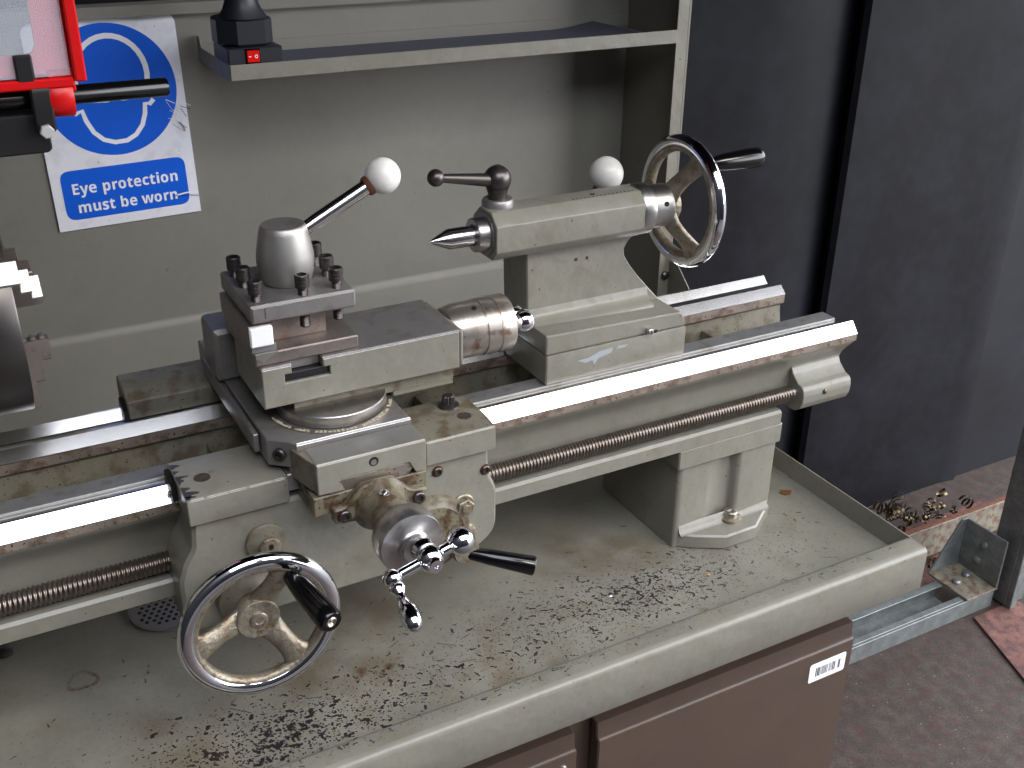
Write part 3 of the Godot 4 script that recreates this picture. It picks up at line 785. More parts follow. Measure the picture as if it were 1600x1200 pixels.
	lathe(m, P2([0.0045, 0, 0.0045, 0.0005, 0.0, 0.0005]), ax(Vector3(0.0195, 0.5600 + 0.0166, -0.1), Vector3.UP), 20)
	var a0 := Vector3(0.008, 0.5605, -0.0985)
	var b0 := Vector3(-0.0610, 0.5720, -0.0970)
	lathe(m, P2([0.0085, 0.0, 0.0050, (b0 - a0).length()]), ax(a0, b0 - a0), 24)
	lathe(m, ball_prof(0.0105), ax(b0 + (b0 - a0).normalized() * 0.004, Vector3.UP), 28)
	obj("clamp_lever", m, M.oxide, t)
	# bed clamp lever behind, white ball knob
	m = MB.new()
	tube(m, [Vector3(0.185, 0.42, -0.152), Vector3(0.200, 0.49, -0.166), Vector3(0.2225, 0.525, -0.17)], [0.006, 0.006, 0.006], [0.006, 0.006, 0.006], Vector3.RIGHT)
	var rl := obj("rear_lever", m, M.oxide, t)
	sphere_o("ball_knob", Vector3(0.2250, 0.5230, -0.170), 0.0240, M.white_ball, rl)
	# set-over screw in the base joint
	lao("setover_screw", [0.0045, 0, 0.0045, 0.009, 0.0035, 0.010, 0.0022, 0.010, 0.0022, 0.006, 0, 0.006], Vector3(0.2150, 0.3440, -0.0360), Vector3.BACK, M.satin, t, 18)
	bxo("index_notch", [0.2235, 0.2310, 0.3380, 0.3420, -0.0365, -0.0342], M.hole, t, 0.0003)
	for q in [[0.1290, 0.4420], [0.1460, 0.4415]]:
		lao("filler_dot", [0.0028, 0, 0.0022, 0.0008, 0, 0.0008], Vector3(q[0], q[1], -0.0862), Vector3.BACK, M.swarf, t, 10)

# polished rim, cast three spoke web, hub, revolving grip
func handwheel(called: String, t: Node, at: Vector3, dir: Vector3, R: float, spokes: Array, hub_at: float, grip_deg: float, gdir: Vector3, glen: float, along_x: bool, grip_r: float) -> void:
	var e1 := Vector3.BACK * 1.0 if along_x else Vector3.RIGHT
	var e2 := Vector3.UP
	var m := MB.new()
	torus(m, ax(at, dir), R, 0.0098, 0.0092)
	var w := obj(called, m, M.chrome, t)
	var hc := at + dir * (hub_at - at.dot(dir))
	m = MB.new()
	lathe(m, P2([0.0, -0.016, 0.0190, -0.016, 0.0225, -0.010, 0.0238, -0.004, 0.0238, 0.0088, 0.0228, 0.0100, 0.0, 0.0100]), ax(hc, dir), 40)
	obj("wheel_hub", m, M.cast, w)
	for s in spokes:
		var a := deg_to_rad(s)
		var d: Vector3 = e1 * cos(a) + e2 * sin(a)
		var pts := []
		var ra := []
		var rb := []
		for k in 9:
			var f := k / 8.0
			var rr := lerpf(0.014, R - 0.003, f)
			var h := lerpf(0.0, 1.0, smoothstep(0.05, 0.95, f))
			pts.append(hc + d * rr + (at - hc) * h * 0.9)
			ra.append(lerpf(0.0175, 0.0165, f) - 0.0048 * sin(f * PI) + 0.010 * pow(f, 6.0))
			rb.append(lerpf(0.0080, 0.0068, f))
		m = MB.new()
		tube(m, pts, ra, rb, d.cross(dir), 18)
		obj("wheel_spoke", m, M.cast, w)
	# inner lip of the cast web
	m = MB.new()
	torus(m, ax(at - dir * 0.001, dir), R - 0.0068, 0.0062, 0.0078, 72, 14)
	obj("rim_web", m, M.cast, w)
	var ga := deg_to_rad(grip_deg)
	var g0 := at + (e1 * cos(ga) + e2 * sin(ga)) * (grip_r)
	m = MB.new()
	lathe(m, P2([0.0080, 0.004, 0.0090, 0.008, 0.0112, 0.025, 0.0130, 0.055, 0.0136, 0.072, 0.0132, glen - 0.003, 0.0112, glen, 0.0068, glen, 0.0066, glen - 0.002]), ax(g0, gdir), 32)
	var g := obj("wheel_grip", m, M.black, w)
	m = MB.new()
	lathe(m, P2([0.0068, glen - 0.001, 0.0050, glen + 0.0005, 0.0034, glen - 0.0006, 0.0022, glen - 0.004, 0.0, glen - 0.004]), ax(g0, gdir), 24)
	obj("grip_screw", m, M.rusty_steel, w)

func cap_screw(called: String, at: Vector3, dir: Vector3, r: float, h: float, mt: Material, parent: Node) -> MeshInstance3D:
	return lao(called, [r, 0.0, r, h - 0.001, r - 0.001, h, r * 0.56, h, r * 0.52, h * 0.35, 0.0, h * 0.30], at, dir, mt, parent, 24)

func build_carriage() -> void:
	var t := thing("lathe_carriage", "grey saddle and apron with chrome handwheel astride the bed", "lathe carriage", Vector3(-0.25, 0.15, 0.0))
	# saddle wings over the front way
	var wing := [-0.024, 0.3175, 0.0655, 0.3175, 0.0655, 0.2865, 0.0150, 0.2865, -0.0020, 0.3040, -0.024, 0.2955]
	pro("saddle_wing", wing, "x", -0.4285, -0.3200, M.paint, t, 0.0014, 0.0012, 2)
	var m := MB.new()
	prism(m, P2([-0.1600, -0.024, -0.0760, -0.024, -0.0640, -0.012, -0.0660, 0.0, -0.0655, 0.030, -0.0680, 0.0655, -0.1600, 0.0655]), "y", 0.2860, 0.3178, 0.0014, 0.0015, 2)
	obj("saddle_wing", m, M.paint_grimy, t)
	pro("wing_front", [-0.1580, 0.2862, -0.0682, 0.2862, -0.0682, 0.3172, -0.1580, 0.3172], "z", 0.058, 0.0662, M.paint, t, 0.0014, 0.0012, 2)
	# bridge that carries the cross slide dovetail
	bxo("saddle_bridge", [-0.3195, -0.1605, 0.2960, 0.3170, -0.235, 0.0600], M.plate, t, 0.001)
	bxo("saddle_nose", [-0.3075, -0.1770, 0.2872, 0.3105, -0.20, 0.1100], M.paint_rusty, t, 0.0015)
	pro("dovetail", [-0.2880, 0.3105, -0.1980, 0.3105, -0.1880, 0.3250, -0.2980, 0.3250], "z", -0.20, 0.1085, M.rusty_steel, t, 0.0005)
	# rear wing
	pro("rear_wing", [-0.1830, 0.2965, -0.1830, 0.3200, -0.2060, 0.3300, -0.2420, 0.3320, -0.2480, 0.3260, -0.2480, 0.2965], "x", -0.4400, -0.3205, M.paint_grimy, t, 0.0020, 0.002, 2)
	pro("rear_wing", [-0.1830, 0.2965, -0.1830, 0.3200, -0.2060, 0.3300, -0.2420, 0.3320, -0.2480, 0.3260, -0.2480, 0.2965], "x", -0.1600, -0.0640, M.paint_grimy, t, 0.0020, 0.002, 2)
	for q in [[-0.4345, -0.4288, 0.0], [-0.4455, -0.4402, -0.1985]]:
		pro("way_wiper", [q[2] - 0.016, 0.2985, q[2] + 0.020, 0.2935, q[2] + 0.018, 0.3100, q[2] - 0.014, 0.3160], "x", q[0], q[1], M.black_matt, t, 0.0008)
	lao("wiper_screw", [0.003, 0, 0.003, 0.002, 0, 0.003], Vector3(-0.4346, 0.3000, 0.0115), Vector3.LEFT, M.swarf, t, 12)
	# edges where the paint has worn thin
	var seg := [[-0.424, -0.410], [-0.407, -0.385], [-0.3835, -0.366], [-0.362, -0.337], [-0.335, -0.324]]
	for q in seg:
		worn(q[0], q[1], 0.3174, 0.0654, 0.0012, t, M.paint_edge)
	for q in [[-0.155, -0.121], [-0.119, -0.098], [-0.096, -0.072]]:
		worn(q[0], q[1], 0.3171, 0.0661, 0.0012, t, M.paint_edge)
	# chipped paint along the left end of the wing
	var rng := RandomNumberGenerator.new()
	rng.seed = 9
	for q in [[-0.012, 0.010, 0.005], [0.001, 0.006, 0.004], [0.014, 0.014, 0.004], [0.022, 0.007, 0.006], [0.040, 0.009, 0.005], [0.052, 0.016, 0.007], [0.059, 0.011, 0.004]]:
		var z: float = q[0]
		var d: float = q[1]
		var hw: float = q[2]
		m = MB.new()
		prism(m, P2([-0.4274, z - hw, -0.4274 + d * 0.35, z - hw * 0.8, -0.4274 + d * 0.6, z - hw * rng.randf_range(0.3, 0.7), -0.4274 + d, z - hw * rng.randf_range(0.0, 0.3), -0.4274 + d * 0.9, z + hw * 0.25, -0.4274 + d * 0.45, z + hw * rng.randf_range(0.2, 0.5), -0.4274 + d * 0.3, z + hw, -0.4274, z + hw * 1.1]), "y", 0.3172, 0.3178, 0.0)
		obj("paint_chip", m, M.chipped, t)
	# oil holes and bolts on the wings
	for q in [[-0.4020, 0.0240], [-0.0905, 0.0270]]:
		lao("oil_hole", [0.0090, 0.0, 0.0088, 0.0007, 0.0, 0.0008], Vector3(q[0], 0.3173, q[1]), Vector3.UP, M.dirt, t, 28)
	m = MB.new()
	lathe(m, P2([0.0135, 0.0, 0.0130, 0.0020, 0.0085, 0.0040, 0.0070, 0.0042]), ax(Vector3(-0.0960, 0.3178, -0.005), Vector3.UP), 28)
	prism(m, star(-0.0960, -0.005, 0.0078, 0.0062, 12), "y", 0.3215, 0.3320, 0.0008)
	obj("wing_bolt", m, M.oxide, t)
	# apron
	m = MB.new()
	prism(m, P2([-0.4250, 0.2862, -0.0740, 0.2862, -0.0735, 0.2680, -0.0715, 0.2460, -0.0660, 0.2360, -0.0620, 0.2240, -0.0625, 0.1760, -0.0660, 0.1650, -0.0740, 0.1560, -0.0850, 0.1490, -0.1000, 0.1452, -0.4460, 0.1452, -0.4460, 0.2150, -0.4380, 0.2380, -0.4280, 0.2520]), "z", -0.0120, 0.0590, 0.004, 0.006, 3)
	obj("apron", m, M.paint, t)
	lao("apron_boss", [0.052, 0, 0.050, 0.006, 0.046, 0.008, 0.043, 0.009, 0.040, 0.0125, 0.0, 0.0125], Vector3(-0.1530, 0.1900, 0.0588), Vector3.BACK, M.paint_rusty, t, 44)
	lao("gear_shaft_cover", [0.0225, 0, 0.0225, 0.0055, 0.0210, 0.0068, 0.0, 0.0068], Vector3(-0.3500, 0.2420, 0.0588), Vector3.BACK, M.paint_grimy, t, 36)
	lao("shaft_end", [0.0118, 0, 0.0118, 0.0045, 0.0105, 0.0055, 0.0030, 0.0055, 0.0028, 0.002, 0, 0.002], Vector3(-0.3475, 0.2375, 0.0655), Vector3.BACK, M.cast, t, 28)
	lao("shaft_centre", [0.0028, 0, 0.0028, 0.0006, 0, 0.0006], Vector3(-0.3472, 0.2395, 0.0708), Vector3.BACK, M.hole, t, 12)
	lao("wheel_boss", [0.034, 0, 0.032, 0.012, 0.026, 0.016, 0.020, 0.028, 0.0, 0.028], Vector3(-0.3785, 0.1800, 0.0588), Vector3.BACK, M.paint_grimy, t, 40)
	for q in [[-0.1413, 0.2715], [-0.0785, 0.2570]]:
		lao("screw_recess", [0.0075, 0, 0.0072, 0.0005, 0.0060, 0.0006], Vector3(q[0], q[1], 0.0590), Vector3.BACK, M.rust_ring, t, 20)
		cap_screw("apron_screw", Vector3(q[0], q[1], 0.0585), Vector3.BACK, 0.0058, 0.0035, M.oxide, t)
	m = MB.new()
	lathe(m, P2([0.0150, 0, 0.0150, 0.002, 0.0135, 0.0035, 0.010, 0.0035]), ax(Vector3(-0.1095, 0.2165, 0.0590), Vector3.BACK), 28)
	var hx := PackedVector2Array()
	for k in 6:
		var a := deg_to_rad(15.0 + 60.0 * k)
		hx.append(Vector2(-0.1095 + cos(a) * 0.0118, 0.2165 + sin(a) * 0.0118))
	prism(m, hx, "z", 0.0620, 0.0700, 0.0009)
	lathe(m, P2([0.0062, 0, 0.0062, 0.0022, 0.0050, 0.0028, 0, 0.0028]), ax(Vector3(-0.1095, 0.2165, 0.0700), Vector3.BACK), 22)
	obj("hex_bolt", m, M.cast, t)
	lao("lever_washer", [0.0140, 0, 0.0140, 0.004, 0.0125, 0.005, 0.0, 0.005], Vector3(-0.1075, 0.1760, 0.0590), Vector3.BACK, M.cast, t, 28)
	# half nut lever with a black tapered grip
	var h0 := Vector3(-0.1130, 0.1580, 0.0750)
	var h1 := Vector3(-0.0400, 0.1395, 0.1160)
	lao("half_nut_boss", [0.0180, 0, 0.0180, 0.018, 0.0160, 0.024, 0, 0.025], Vector3(-0.1150, 0.1640, 0.0588), Vector3.BACK, M.cast, t, 32)
	var hl := lao("half_nut_lever", [0.0055, 0, 0.0055, 0.02], h0 - (h1 - h0).normalized() * 0.012, h1 - h0, M.chrome, t, 20)
	lao("lever_grip", [0.0, 0.0, 0.0066, 0.0, 0.0078, 0.003, 0.0098, 0.03, 0.0122, (h1 - h0).length() - 0.002, 0.0110, (h1 - h0).length(), 0.0, (h1 - h0).length()], h0, h1 - h0, M.black, hl, 32)
	# carriage handwheel
	handwheel("handwheel", t, Vector3(-0.3785, 0.1785, 0.1180), Vector3.BACK, 0.0795, [62.0, 188.0, 304.0], 0.100, 58.0, Vector3(0.20, -0.13, 1), 0.088, false, 0.0650)
	lao("hub_screw", [0.0098, 0, 0.0098, 0.0022, 0.0085, 0.003, 0.005, 0.003, 0.0042, 0.001, 0.0, 0.001], Vector3(-0.3785, 0.1785, 0.1098), Vector3.BACK, M.rusty_steel, t, 26)

# bare metal worn through along an edge that runs in x; (z, y) is the corner
func worn(x0: float, x1: float, y: float, z: float, w: float, parent: Node, mt: Material) -> void:
	var m := MB.new()
	var e := 0.0003
	prism(m, P2([z - w, y + e, z + e, y - w, z - w, y - w]), "x", x0, x1, 0.0, 0.0, 3, 0.99)
	obj("worn_edge", m, mt, parent)

static func star(cx: float, cz: float, r0: float, r1: float, k: int) -> PackedVector2Array:
	var o := PackedVector2Array()
	for i in k * 2:
		var a := TAU * i / (k * 2)
		var r := r0 if i % 2 == 0 else r1
		o.append(Vector2(cx + cos(a) * r, cz + sin(a) * r))
	return o

func build_cross_slide() -> void:
	var t := thing("cross_slide", "steel cross slide with graduated ring, dial and chrome crank", "cross slide", Vector3(-0.245, 0.31, 0.0))
	var m := MB.new()
	prism(m, P2([-0.3350, -0.245, -0.1770, -0.245, -0.1770, 0.0700, -0.3090, 0.0700, -0.3150, 0.0600, -0.3340, 0.0440]), "y", 0.3250, 0.3570, 0.0012)
	obj("slide_plate", m, M.plate, t)
	worn(-0.3085, -0.1775, 0.3569, 0.0699, 0.0018, t, M.ground)
	worn(-0.3010, -0.1785, 0.3500, 0.1109, 0.0014, t, M.paint_edge)
	bxo("rear_block", [-0.3440, -0.2700, 0.3580, 0.4240, -0.170, -0.1080], M.plate, t, 0.006)
	bxo("gib_strip", [-0.3415, -0.3355, 0.330, 0.352, -0.20, 0.02], M.plate, t, 0.001)
	# gib screw face at the front left corner
	m = MB.new()
	var nn := Vector3(-0.64, 0.0, 0.77).normalized()
	cap_screw("gib_screw", Vector3(-0.3225, 0.3410, 0.0530), nn, 0.0075, 0.006, M.oxide, t)
	# front block, grey painted with dovetail cut underneath
	m = MB.new()
	prism(m, P2([-0.3020, 0.3135, -0.2720, 0.3125, -0.2780, 0.3265, -0.1980, 0.3265, -0.1900, 0.3118, -0.1775, 0.3118, -0.1775, 0.3500, -0.3020, 0.3500]), "z", 0.0705, 0.1110, 0.0018, 0.0012, 2)
	obj("front_block", m, M.paint, t)
	pro("block_side", [-0.3155, 0.0560, -0.3010, 0.0705, -0.3010, 0.1080, -0.3075, 0.0900], "y", 0.3140, 0.3495, M.paint_grimy, t, 0.001)
	lao("set_screw_hole", [0.0056, 0, 0.0054, 0.0004, 0.0, 0.0005], Vector3(-0.2385, 0.3390, 0.1109), Vector3.BACK, M.hole, t, 22)
	lao("set_screw", [0.0036, 0, 0.0034, 0.0006, 0.0, 0.0006], Vector3(-0.2388, 0.3382, 0.1112), Vector3.BACK, M.plate, t, 16)
	pro("block_top", [-0.3010, 0.0712, -0.1785, 0.0712, -0.1785, 0.1092, -0.3010, 0.1092], "y", 0.3496, 0.3504, M.paint_worn, t, 0.0003)
	# graduations on the swivel seat
	m = MB.new()
	lathe(m, P2([0.0715, 0.0, 0.0715, 0.0008, 0.0645, 0.0008]), ax(Vector3(-0.2450, 0.3570, -0.0040), Vector3.UP), 72)
	var gr := obj("graduation_ring", m, M.plate_dull, t)
	for k in 40:
		var a := deg_to_rad(18.0 + k * 4.0)
		var c := Vector3(-0.2450 + cos(a) * 0.0688, 0.3581, -0.0040 + sin(a) * 0.0688)
		if c.z > 0.066:
			continue
		if (k * 7 + k / 3) % 9 == 0:
			continue
		m = MB.new()
		m.xf = Transform3D(Basis(Vector3.UP, -a), c)
		var sh := 0.0006 * ((k * 5) % 4)
		box(m, -0.0030 + sh, 0.0016, -0.0003, 0.0003, -0.0016 - sh * 0.5, 0.0014, 0.0)
		obj("graduation_mark", m, M.old_white, gr)
	# feed screw bracket: flange with two ears, waisted neck
	m = MB.new()
	prism(m, P2([-0.2900, 0.2800, -0.2640, 0.2770, -0.2550, 0.2640, -0.2180, 0.2640, -0.2090, 0.2750, -0.1840, 0.2770, -0.1810, 0.2960, -0.2010, 0.2985, -0.2120, 0.3100, -0.2200, 0.3180, -0.2560, 0.3190, -0.2680, 0.3080, -0.2760, 0.2980, -0.2900, 0.2980]), "z", 0.1100, 0.1220, 0.002, 0.004, 3)
	var fb := obj("feed_bracket", m, M.paint_rusty, t)
	lao("bracket_neck", [0.032, 0.0, 0.0275, 0.006, 0.0245, 0.014, 0.0235, 0.030, 0.0245, 0.046, 0.0270, 0.058, 0.0, 0.058], Vector3(-0.2366, 0.2899, 0.1200), Vector3.BACK, M.paint_rusty, fb, 40)
	lao("oil_nipple", [0.0060, 0, 0.0056, 0.001, 0.0030, 0.0012, 0.0026, 0.0030, 0.0, 0.0040], Vector3(-0.2385, 0.3140, 0.1370), Vector3(0, 1, 0.12), M.bright, fb, 18)
	for q in [[-0.2790, 0.2885], [-0.1930, 0.2872]]:
		cap_screw("flange_screw", Vector3(q[0], q[1], 0.1220), Vector3.BACK, 0.0072, 0.0042, M.oxide, fb)
	# dial
	lao("feed_dial", [0.0, 0.0, 0.0325, 0.0, 0.0350, 0.003, 0.0352, 0.0160, 0.0348, 0.0260, 0.0342, 0.0272, 0.0310, 0.0276, 0.0180, 0.0300, 0.0150, 0.0330, 0.0145, 0.0385, 0.0, 0.0385], Vector3(-0.2366, 0.2899, 0.1780), Vector3.BACK, M.satin, t, 56)
	# ball crank
	var hc := Vector3(-0.2310, 0.2905, 0.2350)
	m = MB.new()
	lathe(m, ball_prof(0.0148, -60, 62, 18), ax(hc, Vector3.BACK), 32)
	lathe(m, P2([0.0115, -0.0190, 0.0128, -0.0170, 0.0105, -0.010]), ax(hc, Vector3.BACK), 28)
	lathe(m, P2([0.0085, 0.0115, 0.0085, 0.0155, 0.0075, 0.0172, 0.0024, 0.0172, 0.0018, 0.0150, 0, 0.015]), ax(hc, Vector3.BACK), 28)
	var ck := obj("crank_handle", m, M.chrome, t)
	var b2 := Vector3(-0.1955, 0.2990, 0.2335)
	var b1 := Vector3(-0.2735, 0.2830, 0.2400)
	for e in [[b2, 0.0146, "counter_ball"], [b1, 0.0100, "crank_ball"]]:
		m = MB.new()
		lathe(m, P2([0.0064, 0.0, 0.0058, (e[0] - hc).length()]), ax(hc, e[0] - hc), 24)
		lathe(m, ball_prof(e[1]), ax(e[0], Vector3.UP), 36)
		obj(e[2], m, M.chrome, ck)
	lao("crank_grip", [0.0062, 0.006, 0.0066, 0.010, 0.0086, 0.0135, 0.0086, 0.0165, 0.0052, 0.0210, 0.0046, 0.0250, 0.0060, 0.0310, 0.0088, 0.0380, 0.0102, 0.0450, 0.0100, 0.0520, 0.0084, 0.0590, 0.0050, 0.0640, 0.0, 0.0655], b1, Vector3(-0.03, -0.28, 1), M.chrome, ck, 32)

func build_compound() -> void:
	var t := thing("compound_slide", "grey compound slide block with a T slot under the tool post", "compound slide", Vector3(-0.23, 0.36, -0.02))
	lao("swivel_disc", [0.0, 0, 0.0620, 0.0, 0.0625, 0.0006, 0.0625, 0.0125, 0.0615, 0.0135, 0.0, 0.0135], Vector3(-0.2430, 0.3580, -0.0040), Vector3.UP, M.satin, t, 72)
	var m := MB.new()
	prism(m, P2([-0.2920, -0.0850, -0.0990, -0.0850, -0.0990, 0.0160, -0.2920, 0.0160]), "y", 0.3640, 0.3825, 0.001)
	obj("slide_base", m, M.paint_grimy, t)
	bxo("base_foot", [-0.1750, -0.0992, 0.3580, 0.3645, -0.0840, 0.0155], M.paint_grimy, t, 0.001)
	bxo("dovetail_tongue", [-0.3200, -0.0990, 0.3820, 0.3990, -0.060, 0.002], M.plate, t, 0.001)
	# slotted top slide (long body, T slot cut across it)
	m = MB.new()
	prism(m, P2([-0.3275, 0.3825, -0.0955, 0.3825, -0.0955, 0.4295, -0.2594, 0.4295, -0.2594, 0.4190, -0.2520, 0.4190, -0.2520, 0.4090, -0.3025, 0.4090, -0.3025, 0.4190, -0.2945, 0.4190, -0.2945, 0.4295, -0.3275, 0.4295]), "z", -0.0790, 0.0270, 0.0012)
	obj("top_slide", m, M.paint, t)
	var mm := MB.new()
	prism(mm, P2([-0.2588, -0.0785, -0.0960, -0.0785, -0.0960, 0.0273, -0.2588, 0.0273]), "y", 0.4285, 0.4303, 0.0012)
	obj("top_face", mm, M.plate, t)
	mm = MB.new()
	prism(mm, P2([-0.3270, -0.0785, -0.2950, -0.0785, -0.2950, 0.0273, -0.3270, 0.0273]), "y", 0.4285, 0.4303, 0.0012)
	obj("top_face", mm, M.plate, t)
	worn(-0.3262, -0.2950, 0.4301, 0.0271, 0.0019, t, M.ground)
	worn(-0.2588, -0.0962, 0.4301, 0.0271, 0.0019, t, M.ground)
	bxo("end_plate", [-0.0954, -0.0890, 0.3835, 0.4285, -0.0740, 0.0255], M.paint, t, 0.003)
	# dial and ball crank
	lao("slide_dial", [0.0, 0.0, 0.0310, 0.0, 0.0340, 0.012, 0.0345, 0.0410, 0.0335, 0.0420, 0.0335, 0.0432, 0.0352, 0.0440, 0.0352, 0.0600, 0.0340, 0.0606, 0.0340, 0.0622, 0.0355, 0.0630, 0.0355, 0.0800, 0.0345, 0.0815, 0.0, 0.0815], Vector3(-0.0890, 0.4030, -0.0280), Vector3.RIGHT, M.rusty_steel, t, 56)
	lao("dial_screw", [0.0035, 0, 0.0030, 0.001, 0, 0.001], Vector3(-0.0560, 0.4345, -0.0140), Vector3(0, 0.9, 0.4), M.swarf, t, 14)
	m = MB.new()
	lathe(m, P2([0.0100, 0, 0.0100, 0.012, 0.0085, 0.014, 0.0, 0.014]), ax(Vector3(-0.0075, 0.4030, -0.0280), Vector3.RIGHT), 28)
	lathe(m, ball_prof(0.0130), ax(Vector3(0.0120, 0.4030, -0.0400), Vector3.UP), 32)
	var cr := obj("crank_handle", m, M.chrome, t)
	lao("crank_ball", [0.0050, 0.0, 0.0050, 0.012], Vector3(0.0160, 0.4025, -0.034), Vector3(0.3, -0.1, 1), M.chrome, cr, 20)
	sphere_o("counter_ball", Vector3(0.0190, 0.3985, -0.0280), 0.0150, M.chrome, cr)

func build_tool_post() -> void:
	var t := thing("tool_post", "four way steel tool post with cap screws and lever knob", "tool post", Vector3(-0.272, 0.43, -0.04))
	var x0 := -0.3305
	var x1 := -0.2148
	var z0 := -0.1000
	var z1 := 0.0195
	bxo("top_plate", [x0, x1, 0.4785, 0.4990, z0, z1], M.plate, t, 0.0030)
	bxo("core", [x0 + 0.027, x1 - 0.027, 0.4450, 0.4790, z0 + 0.027, z1 - 0.027], M.plate_dull, t, 0.001)
	bxo("bottom_plate", [x0, x1, 0.4306, 0.4452, z0, z1], M.plate_dull, t, 0.0016)
	bxo("slot_nut", [-0.3020, -0.2525, 0.4094, 0.4186, -0.075, 0.0235], M.black_matt, t, 0.001)
	bxo("slot_nut_neck", [-0.2940, -0.2600, 0.4190, 0.4300, -0.07, 0.0150], M.plate, t, 0.001)
	# knob
	lao("clamp_knob", [0.0, 0.0, 0.0250, 0.0, 0.0268, 0.002, 0.0298, 0.0130, 0.0312, 0.0230, 0.0308, 0.0320, 0.0285, 0.0460, 0.0262, 0.0570, 0.0246, 0.0625, 0.0232, 0.0640, 0.0, 0.0640], Vector3(-0.2720, 0.4992, -0.0390), Vector3.UP, M.turned, t, 56)
	lao("knob_cap", [0.0228, 0.0, 0.0228, 0.0005, 0.0, 0.0006], Vector3(-0.2720, 0.5632, -0.0390), Vector3.UP, M.plate, t, 48)
	var a := Vector3(-0.2520, 0.5520, -0.0390)
	var b := Vector3(-0.1550, 0.6015, -0.0390)
	var d := b - a
	var lv := lao("clamp_lever", [0.0078, 0, 0.0084, 0.02, 0.0084, d.length()], a, d, M.bright, t, 32)
	lao("rust_collar", [0.0100, 0, 0.0112, 0.002, 0.0112, 0.006], b - d.normalized() * 0.0235, d, M.rust_ring, lv, 28)
	sphere_o("ball_knob", b, 0.0200, M.white_ball, lv, 40)
	# eight clamping screws
	var e := 0.0165
	var spots := [[x0 + 0.0115, z0 + 0.022], [x0 + 0.0115, z0 + 0.058], [x0 + 0.0115, z1 - 0.0165], [-0.2815 + 0.012, z1 - 0.0125], [x1 - 0.0160, z1 - 0.0160], [x1 - 0.0130, z0 + 0.066], [x1 - 0.0130, z0 + 0.028], [-0.276, z0 + 0.0125]]
	var up := [0.0, 0.0, 0.0, 0.0, 0.0, 0.001, 0.004, 0.002]
	for k in spots.size():
		var q = spots[k]
		var y: float = 0.5075 + up[k]
		var m := MB.new()
		var pr := PackedVector2Array()
		pr.append(Vector2(0.0, 0.4625 - y))
		pr.append(Vector2(0.0052, 0.4625 - y))
		var h := 0.4640 - y
		while h < -0.001:
			pr.append(Vector2(0.0058, h))
			pr.append(Vector2(0.0052, h + 0.0008))
			h += 0.0016
		for p in [[0.0052, 0.0], [0.0079, 0.0], [0.0079, 0.0040], [0.0076, 0.0043], [0.0076, 0.0049], [0.0079, 0.0052], [0.0079, 0.0078], [0.0076, 0.0081], [0.0076, 0.0087], [0.0079, 0.0090], [0.0079, 0.0130], [0.0070, 0.0140], [0.0052, 0.0140], [0.0048, 0.0065], [0.0, 0.0060]]:
			pr.append(Vector2(p[0], p[1]))
		lathe(m, pr, ax(Vector3(q[0], y, q[1]), Vector3.UP), 24)
		obj("clamp_screw", m, M.oxide, t)
	worn(x0 + 0.0025, x1 - 0.0025, 0.4990, z1, 0.0031, t, M.ground)
	# scribed mark
	bxo("scribe_mark", [x0 + 0.0150, x0 + 0.0158, 0.4840, 0.4955, z1 - 0.0005, z1 + 0.0004], M.rust_ring, t, 0.0)
	var c := thing("cutting_tool", "square steel tool bar clamped on the left side of the tool post", "cutting tool", Vector3(-0.322, 0.455, -0.03))
	bxo("tool_bar", [-0.3345, -0.3095, 0.4545, 0.4765, -0.095, 0.0175], M.plate_dull, c, 0.0015)
	bxo("tool_end", [-0.3345, -0.3098, 0.4545, 0.4765, 0.0176, 0.0235], M.white_print, c, 0.0018)
	pro("shim", [-0.3330, 0.4453, -0.3060, 0.4453, -0.3060, 0.4543, -0.3330, 0.4543], "z", -0.09, 0.0175, M.plate, c, 0.0006)
	pro("packing_foil", [-0.3300, 0.4405, -0.3220, 0.4350, -0.3080, 0.4440, -0.3050, 0.4455, -0.3290, 0.4455], "z", 0.0197, 0.0203, M.satin, c, 0.0)

